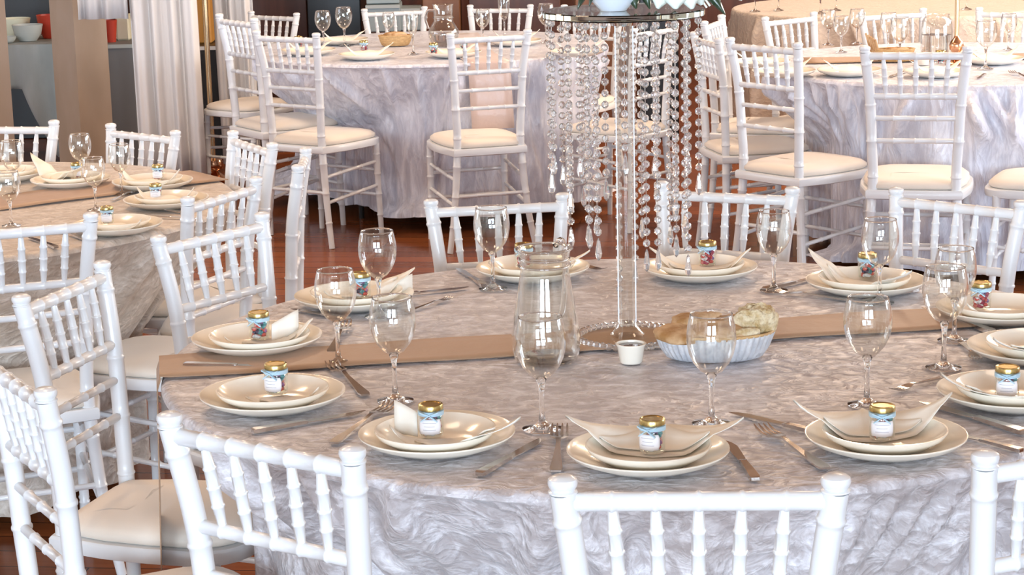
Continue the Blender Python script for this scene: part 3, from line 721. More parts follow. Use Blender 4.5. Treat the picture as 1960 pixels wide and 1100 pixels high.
# ------------------------------------------------------------------ jug
def jug_parts(lst):
    out = [(.0001, .0), (.050, 0), (.056, .006), (.060, .022), (.061, .045), (.057, .075), (.050, .115), (.0445, .150), (.0420, .166), (.0435, .172), (.0420, .178), (.0425, .184), (.0455, .196), (.0480, .203)]
    inn = [(r - .0028 if r > .003 else r, z + (.004 if z < .01 else 0)) for r, z in out][::-1]
    def lip(a, z):
        d = abs((a - PI + PI) % (2 * PI) - PI); return 1 + (.16 * max(0, (z - .180) / .023) * math.exp(-(d / .35) ** 2) if z > .180 else 0)
    b = MB(); b.lathe(out + inn, 40, rf=lip); lst.append((b.build('body', M['jug'], smooth=80), None))
    for z, r in ((.172, .0445), (.1845, .0435), (.202, .0485)):
        b = MB(); b.tube([(r * math.cos(t * PI / 18), r * math.sin(t * PI / 18), z) for t in range(37)], .0022, 8, False); lst.append((b.build('neck_ring', M['solid'], smooth=80), None))
    b = MB(); b.lathe([(.0001, .001), (.049, .001), (.053, .006), (.050, .009), (.0001, .007)], 32); lst.append((b.build('glass_base', M['solid'], smooth=60), None))
    b = MB(); b.tube(smooth_path([(.046, 0, .198), (.066, 0, .205), (.082, 0, .190), (.084, 0, .150), (.078, 0, .105), (.068, 0, .075), (.057, 0, .066)], 24), .0052, 10); lst.append((b.build('handle', M['solid'], smooth=80), None))
place('jug', 'glass_jug', jug_parts, 'clear glass jug with ringed neck on the near table left of the centrepiece', 'jug', at(1046, 690, Z2), 1.1, None, 1.03)
# second jug, round body, on the middle back table
def pitcher_parts(lst):
    out = [(.0001, 0), (.045, 0), (.062, .012), (.074, .045), (.072, .075), (.055, .105), (.046, .118), (.045, .135), (.047, .19), (.051, .20)]
    b = MB(); b.lathe(out + [(r - .0028 if r > .003 else r, z + (.004 if z < .01 else 0)) for r, z in out][::-1], 32); lst.append((b.build('body', M['glass'], smooth=80), None))
    b = MB(); b.lathe([(.0001, .003), (.052, .006), (.068, .04), (.070, .06), (.0001, .062)], 28); lst.append((b.build('water', M['solid'], smooth=80), None))
    b = MB(); b.tube([(.048 * math.cos(t * PI / 14), .048 * math.sin(t * PI / 14), .137) for t in range(29)], .003, 8, False); lst.append((b.build('neck_ring', M['solid'], smooth=80), None))
    b = MB(); b.tube(smooth_path([(-.046, 0, .17), (-.075, 0, .168), (-.085, 0, .13), (-.072, 0, .085)], 16), .006, 8); lst.append((b.build('handle', M['solid'], smooth=80), None))
place('pitcher', 'glass_jug', pitcher_parts, 'round-bellied glass jug of water on the middle back table', 'jug', at(850, 88, Z2), 0, None, .98)

# ------------------------------------------------------------------ crystal centrepiece
pc = at(1201, 650, Z2); CX, CY = pc.x, pc.y
cp_ = thing('crystal_centrepiece', 'tall clear column centrepiece with glass top and hanging crystal strands on the near table', 'centrepiece', (CX, CY, Z2), 0)
b = MB(); b.lathe([(.0001, 0), (.086, 0), (.089, .002), (.089, .006), (.086, .008), (.0001, .008)], 48); b.build('base_disc', thin_glass('disc_glass', (.95, .955, .94), .03, .4, 5.0), cp_, 30)
b = MB()
for k in range(44):
    a = 2 * PI * k / 44; b.ball((.094 * math.cos(a), .094 * math.sin(a), 0.0075), .0080, 6, 4, (1, 1, 1))
b.build('gem_trim', M['crystal'], cp_, 0)
b = MB(); b.lathe([(.0001, .008), (.030, .008), (.032, .012), (.026, .018), (.020, .028), (.0185, .034), (.0001, .034)], 32); b.build('column_foot', M['jug'], cp_, 40)
ZTOP = 1.368 - Z2
b = MB(); o_ = [(.0168, .030), (.0168, ZTOP - .014)]; i_ = [(.0128, ZTOP - .014), (.0128, .030), (.0168, .030)]
b.lathe(o_ + i_, 32); b.build('clear_column', M['glass'], cp_, 40)
for s in (-1, 1):
    b = MB(); b.box((s * .0162, -.004, (ZTOP + .02) / 2), (.0022, .003, ZTOP - .05)); b.build('column_edge_glint', mat('painted_edge_glint', (.85, .88, .93), .2, coat=.5), cp_, 0)  # pale bars stand in for bright edge reflections of the clear column
b = MB(); b.lathe([(.0001, ZTOP - .016), (.024, ZTOP - .016), (.026, ZTOP - .010), (.022, ZTOP), (.0001, ZTOP)], 28); b.build('top_fitting', M['chrome'], cp_, 40)
b = MB(); b.lathe([(.0001, ZTOP), (.146, ZTOP), (.148, ZTOP + .002), (.148, ZTOP + .011), (.146, ZTOP + .013), (.0001, ZTOP + .013)], 64); b.build('glass_top', solid_glass('green_edged_glass', (.80, .93, .88), 1.5), cp_, 30)
# strands: x offset in px from axis, front/back, ring radius, pixel y of last bead
ST = [(-143, .2, .142, 322), (-139, .9, .142, 300), (-118, -1, .142, 312), (-110, 1, .142, 360), (-104, -1, .142, 440), (-76, 1, .142, 436), (-68, -1, .142, 425), (-60, 1, .142, 450),
      (-52, -1, .125, 400), (-78, -1, .115, 350), (-42, 1, .10, 330), (-6, -1, .142, 555), (-4, 1, .07, 300), (26, -1, .142, 500), (30, 1, .142, 470), (36, -1, .08, 420),
      (52, 1, .142, 468), (70, -1, .142, 335), (88, 1, .142, 440), (95, -1, .142, 425), (103, -1, .12, 380), (112, 1, .142, 488), (128, -1, .142, 300), (137, 1, .142, 322), (120, 1, .11, 395), (-90, 1, .12, 300), (60, -1, .07, 300)]
SCP = FPX / CY
def bead_mesh(mb, c, r, rot):
    n = 8; vs = []; fs = []
    cs, sn = math.cos(rot), math.sin(rot)
    for j, (rr, yy) in enumerate(((.55, -.42), (1, -.16), (1, .16), (.55, .42))):
        for k in range(n):
            a = 2 * PI * (k + .5) / n; x = rr * r * math.cos(a); z = rr * r * math.sin(a); y = yy * r
            vs.append((c[0] + x * cs - y * sn, c[1] + x * sn + y * cs, c[2] + z))
    for j in range(3):
        for k in range(n): fs.append((j * n + k, j * n + (k + 1) % n, (j + 1) * n + (k + 1) % n, (j + 1) * n + k))
    fs += [tuple(range(n))[::-1], tuple(3 * n + k for k in range(n))]; mb.add(vs, fs)
for i, (dx, fb, rr, yend) in enumerate(ST):
    x = dx / SCP; x = max(-rr, min(rr, x)); y = math.sqrt(max(0, rr * rr - x * x)) * (-1 if fb > 0 else 1) * (1 if abs(fb) == 1 else abs(fb))
    zend = atd(1201 + dx, yend, CY + y).z - Z2; zt = ZTOP - .006; mb = MB(); wire = MB(); z = zt; k = 0
    rb = .0072; step = .0205
    while z > zend:
        bead_mesh(mb, (x, y, z), rb, random.uniform(-.6, .6)); z -= step; k += 1
    st_ = mb.build('crystal_strand', M['crystal'], cp_, 0)
    wire.tube([(x, y, ZTOP), (x, y, z + step)], .0005, 5); wire.build('wire', M['chrome'], st_)
    L_ = .042; t_ = z + .010
    dm = MB(); n = 6; vs = []; fs = []
    for rr_, zz in ((.0006, 0), (.0032, -.006), (.0042, -.014), (.0066, L_ * -.68), (.0046, -.88 * L_), (.0004, -L_)):
        for q in range(n): a = 2 * PI * q / n + i; vs.append((x + rr_ * math.cos(a), y + rr_ * math.sin(a), t_ + zz))
    for j in range(5):
        for q in range(n): fs.append((j * n + q, j * n + (q + 1) % n, (j + 1) * n + (q + 1) % n, (j + 1) * n + q))
    dm.add(vs, fs); dm.build('teardrop', M['crystal'], st_, 0)
# flowers on the glass top
zf = 1.368 + .0135
pv = Vector((CX - .020, CY - .03, zf))
v = thing('flower_bowl', 'bluish white bowl standing on the round glass top', 'bowl', pv, 0)
b = MB(); b.lathe([(.0001, 0), (.024, 0), (.026, .003), (.040, .018), (.052, .045), (.056, .075), (.053, .075), (.048, .045), (.034, .020), (.0001, .008)], 36); b.build('bowl_body', M['vase'], v, 50)
fl = thing('flower_bouquet', 'white lilies with dark green leaves on top of the crystal centrepiece', 'flowers', (CX, CY, zf), 0)
def leaf(mb, p0, p1, wd, sag=.0, up=Vector((0, 0, 1))):
    p0, p1 = Vector(p0), Vector(p1); d = p1 - p0; s = d.cross(Vector((0, 1, 0))).normalized(); rows = []
    for i in range(9):
        t = i / 8; hw = wd * math.sin(PI * min(.98, t * .9 + .08)) ** .8; c = p0.lerp(p1, t) + Vector((0, 0, sag * 4 * t * (1 - t)))
        rows.append([c + s * (u * hw) + Vector((0, -.006 * (1 - u * u), 0)) for u in (-1, -.5, 0, .5, 1)])
    mb.grid(rows)
for p0, p1, wd, sg in [((.01, -.02, .10), (.045, -.045, .003), .017, .01), ((.0, -.02, .10), (.02, -.05, .004), .018, 0), ((.03, .02, .10), (.060, .0, .004), .018, .02), ((.09, .0, .085), (.182, -.03, -.012), .014, .012),
                       ((.07, 0, .09), (.165, -.02, .010), .012, .02), ((-.03, .02, .09), (-.085, -.05, .006), .012, .01), ((-.03, 0, .09), (-.065, -.07, .012), .010, .01), ((.05, .03, .10), (.10, .06, .01), .02, 0), ((-.05, .05, .1), (-.10, .05, .02), .015, 0)]:
    b = MB(); leaf(b, p0, p1, wd, sg); b.build('leaf', M['leaf'], fl, 60, .0008)
for p0, p1, wd, sg in [((.085, -.02, .08), (.058, -.060, .004), .030, .01), ((.09, -.02, .08), (.090, -.065, .003), .040, .012), ((.10, -.01, .08), (.120, -.060, .002), .034, .015), ((.10, .0, .08), (.142, -.02, .006), .036, .02), ((.10, .01, .07), (.215, -.01, .012), .022, .015), ((.10, .02, .08), (.185, .0, .022), .030, .015)]:
    b = MB(); leaf(b, p0, p1, wd, sg); b.build('petal', M['petal'], fl, 60, .001)
# a greenish white stalk bunch
b = MB()
for k in range(5): b.tube([(.10 + .004 * k, -.01, .08), (.150 + .006 * k, -.02, .0 + .003 * k)], .0022, 6)
b.build('stalk_bunch', M['petal'], fl, 60)

# ------------------------------------------------------------------ ramekin and bread dish
def ramekin(lst):
    b = MB(); b.lathe([(.0001, 0), (.019, 0), (.0205, .002), (.0255, .031), (.0275, .0335), (.0275, .0355), (.0245, .0355), (.0235, .031), (.0185, .006), (.0001, .006)], 36); lst.append((b.build('cup', M['china'], smooth=45), None))
    b = MB(); b.lathe([(.0001, .0315), (.0238, .0315), (.0238, .0305), (.0001, .0305)], 32); lst.append((b.build('sauce', M['oil'], smooth=30), None))
place('ramekin', 'ramekin', ramekin, 'small white ramekin of dark sauce before the centrepiece base', 'ramekin', at(1208, 693, Z2), 0, 'ramekins', 1.0, )
def basket_parts(m, sx, sy, flute):
    def f(lst):
        b = MB(); b.lathe([(.0001, .002), (.70, .002), (.80, .006), (.90, .022), (.98, .044), (1.0, .050), (.965, .050), (.93, .042), (.85, .022), (.70, .008), (.0001, .007)], 276, sx=sx, sy=sy, rf=(lambda a, z: 1 + .022 * math.sin(46 * a)) if flute else (lambda a, z: 1 + .008 * math.sin(60 * a + z * 400)))
        lst.append((b.build('dish_wall', m, smooth=60), None))
        b = MB(); b.tube([(sx * .985 * math.cos(t * PI / 32), sy * .985 * math.sin(t * PI / 32), .0505) for t in range(65)], .0028, 8, False); lst.append((b.build('rim', M['wicker'], smooth=80), None))
    return f
pbk = at(1374, 700, Z2); pbk.y += .06
place('dish', 'bread_dish', basket_parts(M['foil'], .108, .068, True), 'oval silver fluted dish of bread on the near table', 'dish', pbk, -.03, None, 1)
def loaf(name, label, c, r, sc, m, seed, rz=0, rx=0, rough=.05, group='breads in the silver dish'):
    rn = random.Random(seed); b = MB(); n, k = 28, 16; ph = [rn.uniform(0, 6) for _ in range(6)]; vs = []; fs = []
    for j in range(k + 1):
        t = PI * j / k
        for q in range(n):
            a = 2 * PI * q / n; d = 1 + rough * (math.sin(3 * a + ph[0]) * math.sin(2 * t + ph[1]) + .7 * math.sin(7 * a + ph[2]) * math.sin(5 * t + ph[3]) + .5 * math.sin(11 * a + ph[4]) * math.sin(9 * t))
            ct = math.copysign(abs(math.cos(t)) ** .6, math.cos(t)); st = math.sin(t) ** .7 if math.sin(t) > 0 else 0
            vs.append((r * sc[0] * d * st * math.cos(a), r * sc[1] * d * st * math.sin(a), -r * sc[2] * d * ct))
    for j in range(k):
        for q in range(n): fs.append((j * n + q, j * n + (q + 1) % n, (j + 1) * n + (q + 1) % n, (j + 1) * n + q))
    b.add(vs, fs); o = b.build(name, m, smooth=80); o.location = c; o.rotation_euler = (rx, 0, rz); return tag(o, label, 'bread', group)
B0 = pbk
loaf('flatbread', 'pale-edged round flatbread at the left of the silver dish', B0 + Vector((-.060, -.022, .052)), .052, (1, .82, .21), M['bread'], 1, .3, .12)
loaf('flatbread', 'thick flatbread in the middle of the silver dish behind the glass', B0 + Vector((.000, -.030, .056)), .050, (1, .75, .19), M['bread'], 2, -.2, .18)
loaf('bread_roll', 'brown crusty bread at the back left of the silver dish', B0 + Vector((-.030, .030, .060)), .045, (1.1, .7, .36), M['bread'], 3, .4, 0, .09)
loaf('bread_roll', 'brown crusty bread at the back centre of the silver dish', B0 + Vector((.035, .030, .056)), .036, (1, .8, .4), M['bread'], 4, .1, 0, .1)
loaf('bread_roll', 'large knobbly pale bread at the right of the silver dish', B0 + Vector((.074, -.004, .066)), .038, (1.0, .7, .80), M['pale_bread'], 5, .2, .1, .12)
loaf('bread_slice', 'pale cut bread slice low at the right of the silver dish', B0 + Vector((.050, -.046, .052)), .026, (1.2, .35, .5), M['pale_bread'], 6, .35, .2, .03)
loaf('bread_slice', 'thin bread slice leaning behind the front glass bowl', B0 + Vector((.022, -.050, .050)), .022, (1.3, .4, .5), M['bread'], 8, -.1, .2, .03)

# ------------------------------------------------------------------ left table
ZL = ZT + .0015
GL = 'wine glasses on the left table'
for px, py, s, txt in [(28, 372, .86, 'at the far left picture edge'), (158, 352, .82, 'before the sand-coloured pillar'), (233, 372, .80, 'overlapping the far chair spindles'),
    (184, 402, .80, 'low in front, standing on the runner edge'), (22, 432, .80, 'nearest the left picture edge, low over cloth')]:
    put_glass(px, py, ZL, 'wine glass on the left table ' + txt, GL, s)
for bp, jp, red, txt in [((292, 346), (303, 344), True, 'farther of the two right ones beside the drape'), ((318, 380), (299, 382), True, 'by the rail of a chair'), ((224, 428), (206, 428), False, 'nearest, right of the finial of a chair'),
    ((135, 342), (148, 340), True, 'behind the wine glasses'), ((14, 330), None, False, 'at the far left behind the glass')]:
    p = at(bp[0], bp[1], ZL + .02); plate_obj(True, 'white dinner plate on the left table ' + txt, (p.x, p.y, ZL), 'plates on the left table', .90)
    plate_obj(False, 'small upper plate on the left table ' + txt, (p.x, p.y + .004, ZL + .0072), 'side plates on the left table', .88)
    if jp:
        q = at(jp[0], jp[1], ZL + .015); put_jar((q.x, q.y, ZL + .0155), 'sweet jar on the left table ' + txt, 'sweet jars on the left table', True, 0, .82, red)
for a, b_, txt in [((230, 340), (345, 345), 'beside the farther right jar'), ((262, 372), (372, 374), 'under the middle right jar'), ((60, 318), (160, 345), 'rising between glass and jar'), ((-20, 322), (50, 325), 'stacked white at the left picture edge'), ((175, 425), (272, 428), 'on the nearest plate')]:
    napkin(at(a[0], a[1], ZL + .03), at(b_[0], b_[1], ZL + .03), ZL + .013, .045, .02, 'folded napkin on the left table ' + txt, 'napkins on the left table', puff=.012)
for k_, a, b_, txt in [(knife, (385, 420), (285, 415), 'right of the nearest plate'), (fork, (98, 440), (165, 460), 'left of the nearest plate near spindles'), (knife, (57, 455), (108, 476), 'near the cloth edge behind spindles'),
    (fork, (262, 366), (215, 385), 'behind the nearest jar'), (knife, (45, 333), (68, 326), 'dark, left of the standing napkin'), (fork, (250, 396), (350, 408), 'in front of the middle right plate'), (knife, (70, 350), (150, 347), 'under the raised napkin')]:
    put_cut(k_, a, b_, 'cutlery piece on the left table ' + txt, 'cutlery on the left table', ZL)

# ------------------------------------------------------------------ middle back table
GM = 'wine glasses on the middle back table'
for px, py, s, kd, txt in [(620, 92, 1.0, wine_glass, 'leftmost, over dark background'), (660, 88, 1.05, wine_glass, 'second from left, taller and filled'), (791, 104, .95, champagne, 'slender one before the left of the round jug'),
    (745, 80, .8, wine_glass, 'small, behind the wicker bread basket'), (925, 82, .9, wine_glass, 'behind the chair spindles right of the jug'), (966, 72, 1.0, champagne, 'tall, right of the round jug'), (1046, 82, 1.05, wine_glass, 'just left of the crystal strands')]:
    put_glass(px, py, ZL, 'glass on the middle back table ' + txt, GM, s, kd)
place('wbasket', 'bread_basket', basket_parts(M['wicker'], .080, .05, False), 'small golden wicker basket of bread on the middle back table', 'basket', at(757, 88, ZL), 0, 'wicker bread baskets', 1)
q = at(757, 88, ZL); loaf('bread_roll', 'reddish bread heap in the wicker basket at the middle back', q + Vector((0, 0, .05)), .055, (1, .6, .3), M['bread'], 9, 0, 0, .08, 'basket breads')
for bp, txt in [((702, 104), 'front left'), ((590, 96), 'far left behind chair spindles'), ((655, 76), 'rear left below the two glasses'), ((868, 100), 'front centre behind the finial'), ((985, 78), 'rear right of the jug'), ((1105, 98), 'right end behind the crystals')]:
    p = at(bp[0], bp[1], ZL + .02); plate_obj(True, 'white plate on the middle back table, ' + txt, (p.x, p.y, ZL), 'plates on the middle back table')
    napkin(p + Vector((-.10, 0, 0)), p + Vector((.12, .01, 0)), ZL + .012, .06, .03, 'folded napkin on the middle back table, ' + txt, 'napkins on the middle back table', puff=.022, pc=p, ps=.9)
for jp, red, txt in [((697, 99), True, 'on the front left plate'), ((572, 90), False, 'at far left behind spindles'), ((830, 104), False, 'left of the chair finial'), ((888, 96), False, 'behind the chair spindles right of the jug')]:
    p = at(jp[0], jp[1], ZL + .016); put_jar((p.x, p.y, ZL + .014), 'sweet jar on the middle back table ' + txt, 'sweet jars on the middle back table', False, 0, 1, red)

# ------------------------------------------------------------------ right back table
GR = 'wine glasses on the right back table'
for px, py, s, txt in [(1722, 118, 1.05, 'above the squarely facing chair top rail'), (1886, 132, 1.1, 'at the right before the gold candle stand'), (1700, 98, .95, 'beside the breadsticks'), (1610, 100, .9, 'in the left glass cluster, front'),
    (1585, 86, .9, 'in the left glass cluster, rear'), (1640, 84, .9, 'in the glass cluster left of a chair post'), (1930, 96, .9, 'at the upper right corner rear')]:
    put_glass(px, py, ZL, 'wine glass on the right back table ' + txt, GR, s)
place('wbasket', 'bread_basket', None, 'brown wicker basket of breadsticks on the right back table', 'basket', at(1712, 118, ZL), 0, 'wicker bread baskets', 1.05)
q = at(1712, 118, ZL)
for k in range(5):
    b = MB(); b.tube([(-.06 - .006 * k, .01 * k - .02, .01), (-.085 - .008 * k, .01 * k - .02, .095 + .006 * k)], .005, 8); o = b.build('breadstick', M['bread'], smooth=80); o.location = q
    tag(o, ['leftmost', 'second', 'third', 'fourth', 'rightmost'][4 - k] + ' thin golden breadstick leaning in the brown wicker basket', 'bread', 'breadsticks')
loaf('bread_roll', 'dark red-brown bread in the right back wicker basket', q + Vector((.01, 0, .045)), .05, (1, .6, .3), M['bread'], 10, 0, 0, .08, 'basket breads')
place('ramekin', 'ramekin', None, 'small white ramekin on the right back table behind chair spindles', 'ramekin', at(1765, 124, ZL), 0, 'ramekins', 1.3)
# glass vase / dispenser
def bigvase(lst):
    out = [(.0001, 0), (.055, 0), (.065, .01), (.068, .05), (.066, .13), (.060, .16), (.050, .175), (.052, .185)]
    b = MB(); b.lathe(out + [(r - .003 if r > .003 else r, z + (.005 if z < .005 else 0)) for r, z in out][::-1], 32); lst.append((b.build('body', M['glass'], smooth=80), None))
    b = MB(); b.lathe([(.0001, .006), (.060, .012), (.063, .05), (.062, .10), (.0001, .10)], 28); lst.append((b.build('water', M['solid'], smooth=60), None))
place('bigvase', 'glass_jug', bigvase, 'wide clear glass jug on the right back table left of the gold stand', 'jug', at(1792, 112, ZL), 0, None, 1.0)
ps = at(1830, 122, ZL); cs_ = thing('candle_stand', 'slim gold stand with copper bulb foot on the right back table', 'candle stand', ps, 0)
b = MB(); b.lathe([(.0001, 0), (.045, 0), (.047, .004), (.03, .010), (.014, .02), (.014, .045), (.026, .058), (.030, .075), (.024, .092), (.012, .105), (.010, .115), (.0001, .116)], 32); b.build('foot', M['copper'], cs_, 50)
b = MB(); b.tube([(0, 0, .11), (0, 0, .62)], .0095, 14); b.build('pole', M['brass'], cs_)
b = MB(); b.lathe([(.0001, .62), (.05, .62), (.055, .63), (.0001, .63)], 24); b.build('top_plate', M['brass'], cs_)
for bp, txt in [((1625, 134), 'left of the squarely facing chair'), ((1792, 136), 'behind that chair\'s spindles'), ((1455, 118), 'at the left end behind the second chair'), ((1900, 112), 'at the right beside the runner'), ((1500, 136), 'behind the second chair top rail')]:
    p = at(bp[0], bp[1], ZL + .02); plate_obj(True, 'white plate on the right back table ' + txt, (p.x, p.y, ZL), 'plates on the right back table')
    napkin(p + Vector((-.11, 0, 0)), p + Vector((.11, .01, 0)), ZL + .012, .065, .03, 'folded napkin on the right back table ' + txt, 'napkins on the right back table', puff=.024, pc=p, ps=.9)
p = at(1798, 128, ZL); put_jar((p.x, p.y - .02, ZL + .014), 'sweet jar on the right back table behind chair spindles', 'sweet jars on the right back table', False, 0, 1.05, False)
for k_, a, b_, txt in [(fork, (1935, 140), (1995, 160), 'dark, at the right picture edge'), (knife, (1700, 148), (1735, 138), 'between chair spindles'), (knife, (1870, 152), (1885, 143), 'right of the chair post'), (knife, (1560, 130), (1470, 131), 'dark line behind the second chair')]:
    put_cut(k_, a, b_, 'cutlery piece on the right back table ' + txt, 'cutlery on the right back table', ZL)
# farthest table: a few glasses and a napkin
for px, py, txt in [(1445, 22, 'leftmost of them'), (1490, 20, 'between two dark stems'), (1570, 26, 'third from left'), (1600, 20, 'fourth from left'), (1850, 18, 'right of the gold pole')]:
    put_glass(px, py, ZL, 'glass on the farthest sunlit table, ' + txt, 'glasses on the farthest table', 1.0)

# ------------------------------------------------------------------ background at the left: pillars, drapes, counter
def pillar(cx, cy, s, rz, label):
    b = MB(); b.box((0, 0, ZC / 2), (s, s, ZC)); o = b.build('pillar_shaft', M['pillar'], smooth=0)
    t = thing('square_pillar', label, 'pillar', (cx, cy, 0), rz); o.parent = t
    b = MB(); b.box((0, 0, 1.30), (s + .012, s + .012, .02)); b.build('collar', M['pillar'], t, 0)
p = atd(157, 150, 10.7); pillar(p.x, 10.7, .20, .82, 'square sand-coloured pillar left of the white drape')
p = atd(-18, 150, 10.7); pillar(p.x, 10.7, .16, .5, 'pale pillar cut by the left picture edge')
def drape(x0, x1, x0b, x1b, y, z0, z1, n, amp, label, seed):
    rn = random.Random(seed); b = MB(); rows = []; ph = rn.uniform(0, 6)
    for j in range(15):
        t = j / 14; z = z0 + (z1 - z0) * t; row = []
        for k in range(97):
            u = k / 96; xx = (x0b + (x1b - x0b) * u) * (1 - t) + (x0 + (x1 - x0) * u) * t
            ff = amp * (math.sin(n * 2 * PI * u + ph + .6 * math.sin(3 * t)) + .5 * math.sin(n * 1.7 * 2 * PI * u + ph * 2))
            row.append((xx, y + ff, z))
        rows.append(row)
    b.grid(rows); o = b.build('curtain_drape', M['drape'], smooth=80, thick=.002); return tag(o, label, 'curtain', 'white fabric drapes')
Yd = 10.35
def XX(px, py, y=Yd): return atd(px, py, y).x
drape(XX(240, 0), XX(368, 0), XX(268, 345), XX(396, 345), Yd, .03, 2.9, 4, .028, 'wide white drape hanging floor length right of the sand pillar', 1)
drape(XX(148, 0), XX(245, 0), XX(150, 38), XX(245, 38), Yd + .02, atd(200, 37, Yd).z, 2.9, 3, .018, 'short gathered white drape across the top of the sand pillar', 2)
drape(XX(393, 0, 11.15), XX(478, 0, 11.15), XX(428, 330, 11.15), XX(500, 330, 11.15), 11.15, .03, 2.9, 3, .03, 'narrow white drape behind the side-on chair at the middle back table', 3)
# drape stand
p = at(410, 345, 0); stn = thing('drape_stand', 'slim metal stand with shiny round foot in the gap between drapes', 'stand', (p.x, p.y, 0), 0)
b = MB(); b.tube([(0, 0, .03), (0, 0, 2.9)], .014, 12); b.build('pole', M['brass'], stn)
b = MB(); b.lathe([(.0001, 0), (.08, 0), (.085, .01), (.05, .03), (.02, .05), (.045, .06), (.055, .085), (.045, .11), (.0001, .12)], 24); b.build('foot', M['copper'], stn, 50)
# cloth-covered counter behind the pillar
zc = atd(60, 85, 11.4).z
ct = thing('counter_table', 'trestle counter under grey-green cloth behind the left pillars', 'table', (atd(60, 85, 11.6).x - .06, 11.75, 0), 0)
b = MB(); b.box((0, 0, zc - .02), (1.0, .66, .03)); b.build('worktop', M['skirt'], ct, 0)
for sx in (-.45, .45):
    for sy in (-.28, .28): b = MB(); b.box((sx, sy, (zc - .035) / 2), (.04, .04, zc - .035)); b.build('leg', M['black'], ct, 0)
b = MB(); rows = []; ox = atd(60, 85, 11.4).x
for j in range(9):
    t = j / 8; row = []
    for k in range(61):
        u = k / 60; dz = (.24 if u < .55 else min(.62, .24 + (u - .55) * 2.4)) * t
        row.append((-.52 + 1.02 * u, -.352 - .025 * t * math.sin(u * 34) - .02 * t, zc - .001 - dz))
    rows.append(row)
rows = [[(x, .2, zc + .001) for x, y, z in rows[0]], [(x, -.345, zc + .001) for x, y, z in rows[0]]] + rows
b.grid(rows); cc = b.build('draped_cloth', M['clothdark'], smooth=70, thick=.002); cc.location = ct.location; tag(cc, 'grey-green cloth hanging unevenly over the counter behind the pillars', 'cloth')
def bowl_at(px, py, y, r, h, m, label, name='mixing_bowl'):
    p = atd(px, py, y); b = MB(); b.lathe([(.0001, 0), (r * .55, 0), (r * .85, h * .4), (r, h), (r * .96, h), (r * .8, h * .4), (r * .5, h * .08), (.0001, h * .08)], 36); o = b.build(name, m, smooth=50); o.location = (p.x, y, zc + .003); return tag(o, label, 'bowl', 'bowls on the counter')
bowl_at(54, 75, 11.6, .085, .09, M['basin'], 'pale grey bowl on the counter left of the red one')
bowl_at(30, 75, 11.82, .09, .11, M['cream'], 'cream bowl stacked behind the pale grey bowl')
bowl_at(14, 76, 11.5, .05, .035, M['basin'], 'shallow pale dish at the left end of the counter', 'shallow_dish')
bowl_at(98, 75, 11.75, .075, .13, M['red'], 'bright red bowl beside the sand pillar')
# dark oven and grey cloth behind
def crate(name, px, py, y, w_, d_, h_, z, m, label, cat, extra=None):
    p = atd(px, py, y); t = thing(name, label, cat, (p.x, y + d_ / 2, z), 0)
    b = MB(); b.box((0, 0, h_ / 2), (w_, d_, h_)); o = b.build('body', m, t, 0)
    md = o.modifiers.new('bevel', 'BEVEL'); md.width = .006; md.segments = 2
    b = MB(); b.box((0, -d_ / 2 - .006, h_ - .012), (w_ * .98, .014, .02)); b.build('front_ledge', extra or m, t, 0)
    return t
crate('tall_cabinet', 30, 20, 12.6, .75, .5, 1.9, 0, M['black'], 'black tall cabinet behind the counter at far left', 'cabinet', M['grey'])
crate('side_cabinet', 228, 120, 11.3, .16, .4, zc - .0, 0, M['grey'], 'grey low unit between the sand pillar and the wide drape', 'cabinet', M['basin'])
p = atd(213, 60, 11.45)
b = MB(); b.lathe([(.0001, 0), (.028, 0), (.04, .12), (.037, .12), (.026, .01), (.0001, .01)], 24); o = b.build('red_cup', M['red'], smooth=50); o.location = (p.x, 11.42, zc + .001); tag(o, 'red plastic cup between the sand pillar and wide drape', 'cup')
p = atd(232, 60, 11.5)
b = MB(); b.box((0, 0, .07), (.075, .12, .14)); o = b.build('storage_tub', M['cream'], smooth=0); md = o.modifiers.new('bevel', 'BEVEL'); md.width = .01; o.location = (p.x + .01, 11.55, zc + .001); tag(o, 'bright cream tub beside the red cup', 'tub')
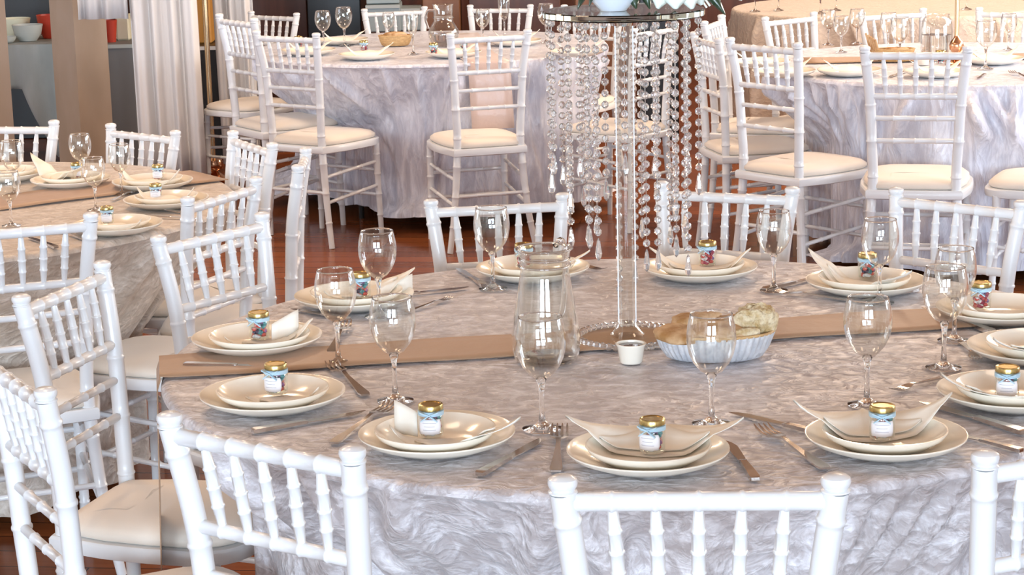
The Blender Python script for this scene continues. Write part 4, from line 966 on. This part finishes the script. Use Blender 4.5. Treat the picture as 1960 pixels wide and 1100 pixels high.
# gap between drapes: amber box on a dark sideboard
zs = atd(385, 88, 11.6).z
crate('sideboard', 392, 88, 11.6, .5, .45, zs, 0, M['black'], 'dark sideboard seen in the slot between the two drapes', 'cabinet', M['skirt'])
p = atd(384, 20, 11.75); b = MB(); b.box((0, 0, .17), (.11, .15, .34)); o = b.build('amber_box', M['orange'], smooth=0); md = o.modifiers.new('bevel', 'BEVEL'); md.width = .008; o.location = (p.x, 11.8, zs + .001); tag(o, 'amber box standing on the dark sideboard between drapes', 'box')
# background behind the middle table
crate('wooden_cupboard', 535, 40, 13.6, .36, .5, 2.2, 0, M['darkwood'], 'dark red-brown cupboard behind the far left chair', 'cupboard', M['darkwood'])
crate('kitchen_appliance', 640, 40, 13.4, .34, .5, 1.35, 0, M['black'], 'black appliance behind the two left wine glasses', 'appliance', M['chrome'])
zq = atd(750, 62, 13.2).z
crate('low_bench', 765, 62, 13.2, .36, .5, max(.2, zq), 0, M['darkwood'], 'dark bench carrying the pale grey-blue crates', 'bench', M['darkwood'])
p = atd(735, 30, 13.3)
crate('storage_crate', 733, 30, 13.25, .22, .3, .17, max(.2, zq) + .001, M['crate'], 'pale grey-blue crate, left and lower of the pair', 'crate', M['basin'])
crate('storage_crate', 785, 30, 13.3, .13, .3, .14, max(.2, zq) + .001, M['crate'], 'smaller grey-blue crate at the right of the pair', 'crate', M['basin'])
crate('storage_crate', 733, 10, 13.27, .21, .28, .16, max(.2, zq) + .176, M['crate'], 'grey-blue crate stacked on top of the left one', 'crate', M['basin'])
crate('wooden_cupboard', 845, 30, 13.5, .24, .5, 1.8, 0, M['orangewood'], 'orange-brown cupboard behind the round glass jug', 'cupboard', M['orangewood'])
crate('wooden_cupboard', 985, 30, 13.7, .60, .5, 2.0, 0, M['darkwood'], 'dark brown cupboard behind the chair right of the jug', 'cupboard', M['darkwood'])
crate('wooden_cupboard', 1150, 100, 12.6, .30, .5, 1.6, 0, M['orangewood'], 'orange-brown cupboard seen behind the glass top', 'cupboard', M['orangewood'])
crate('tall_cabinet', 1262, 110, 11.9, .22, .4, 1.9, 0, M['black'], 'black tall cabinet seen between the crystal strands', 'cabinet', M['grey'])
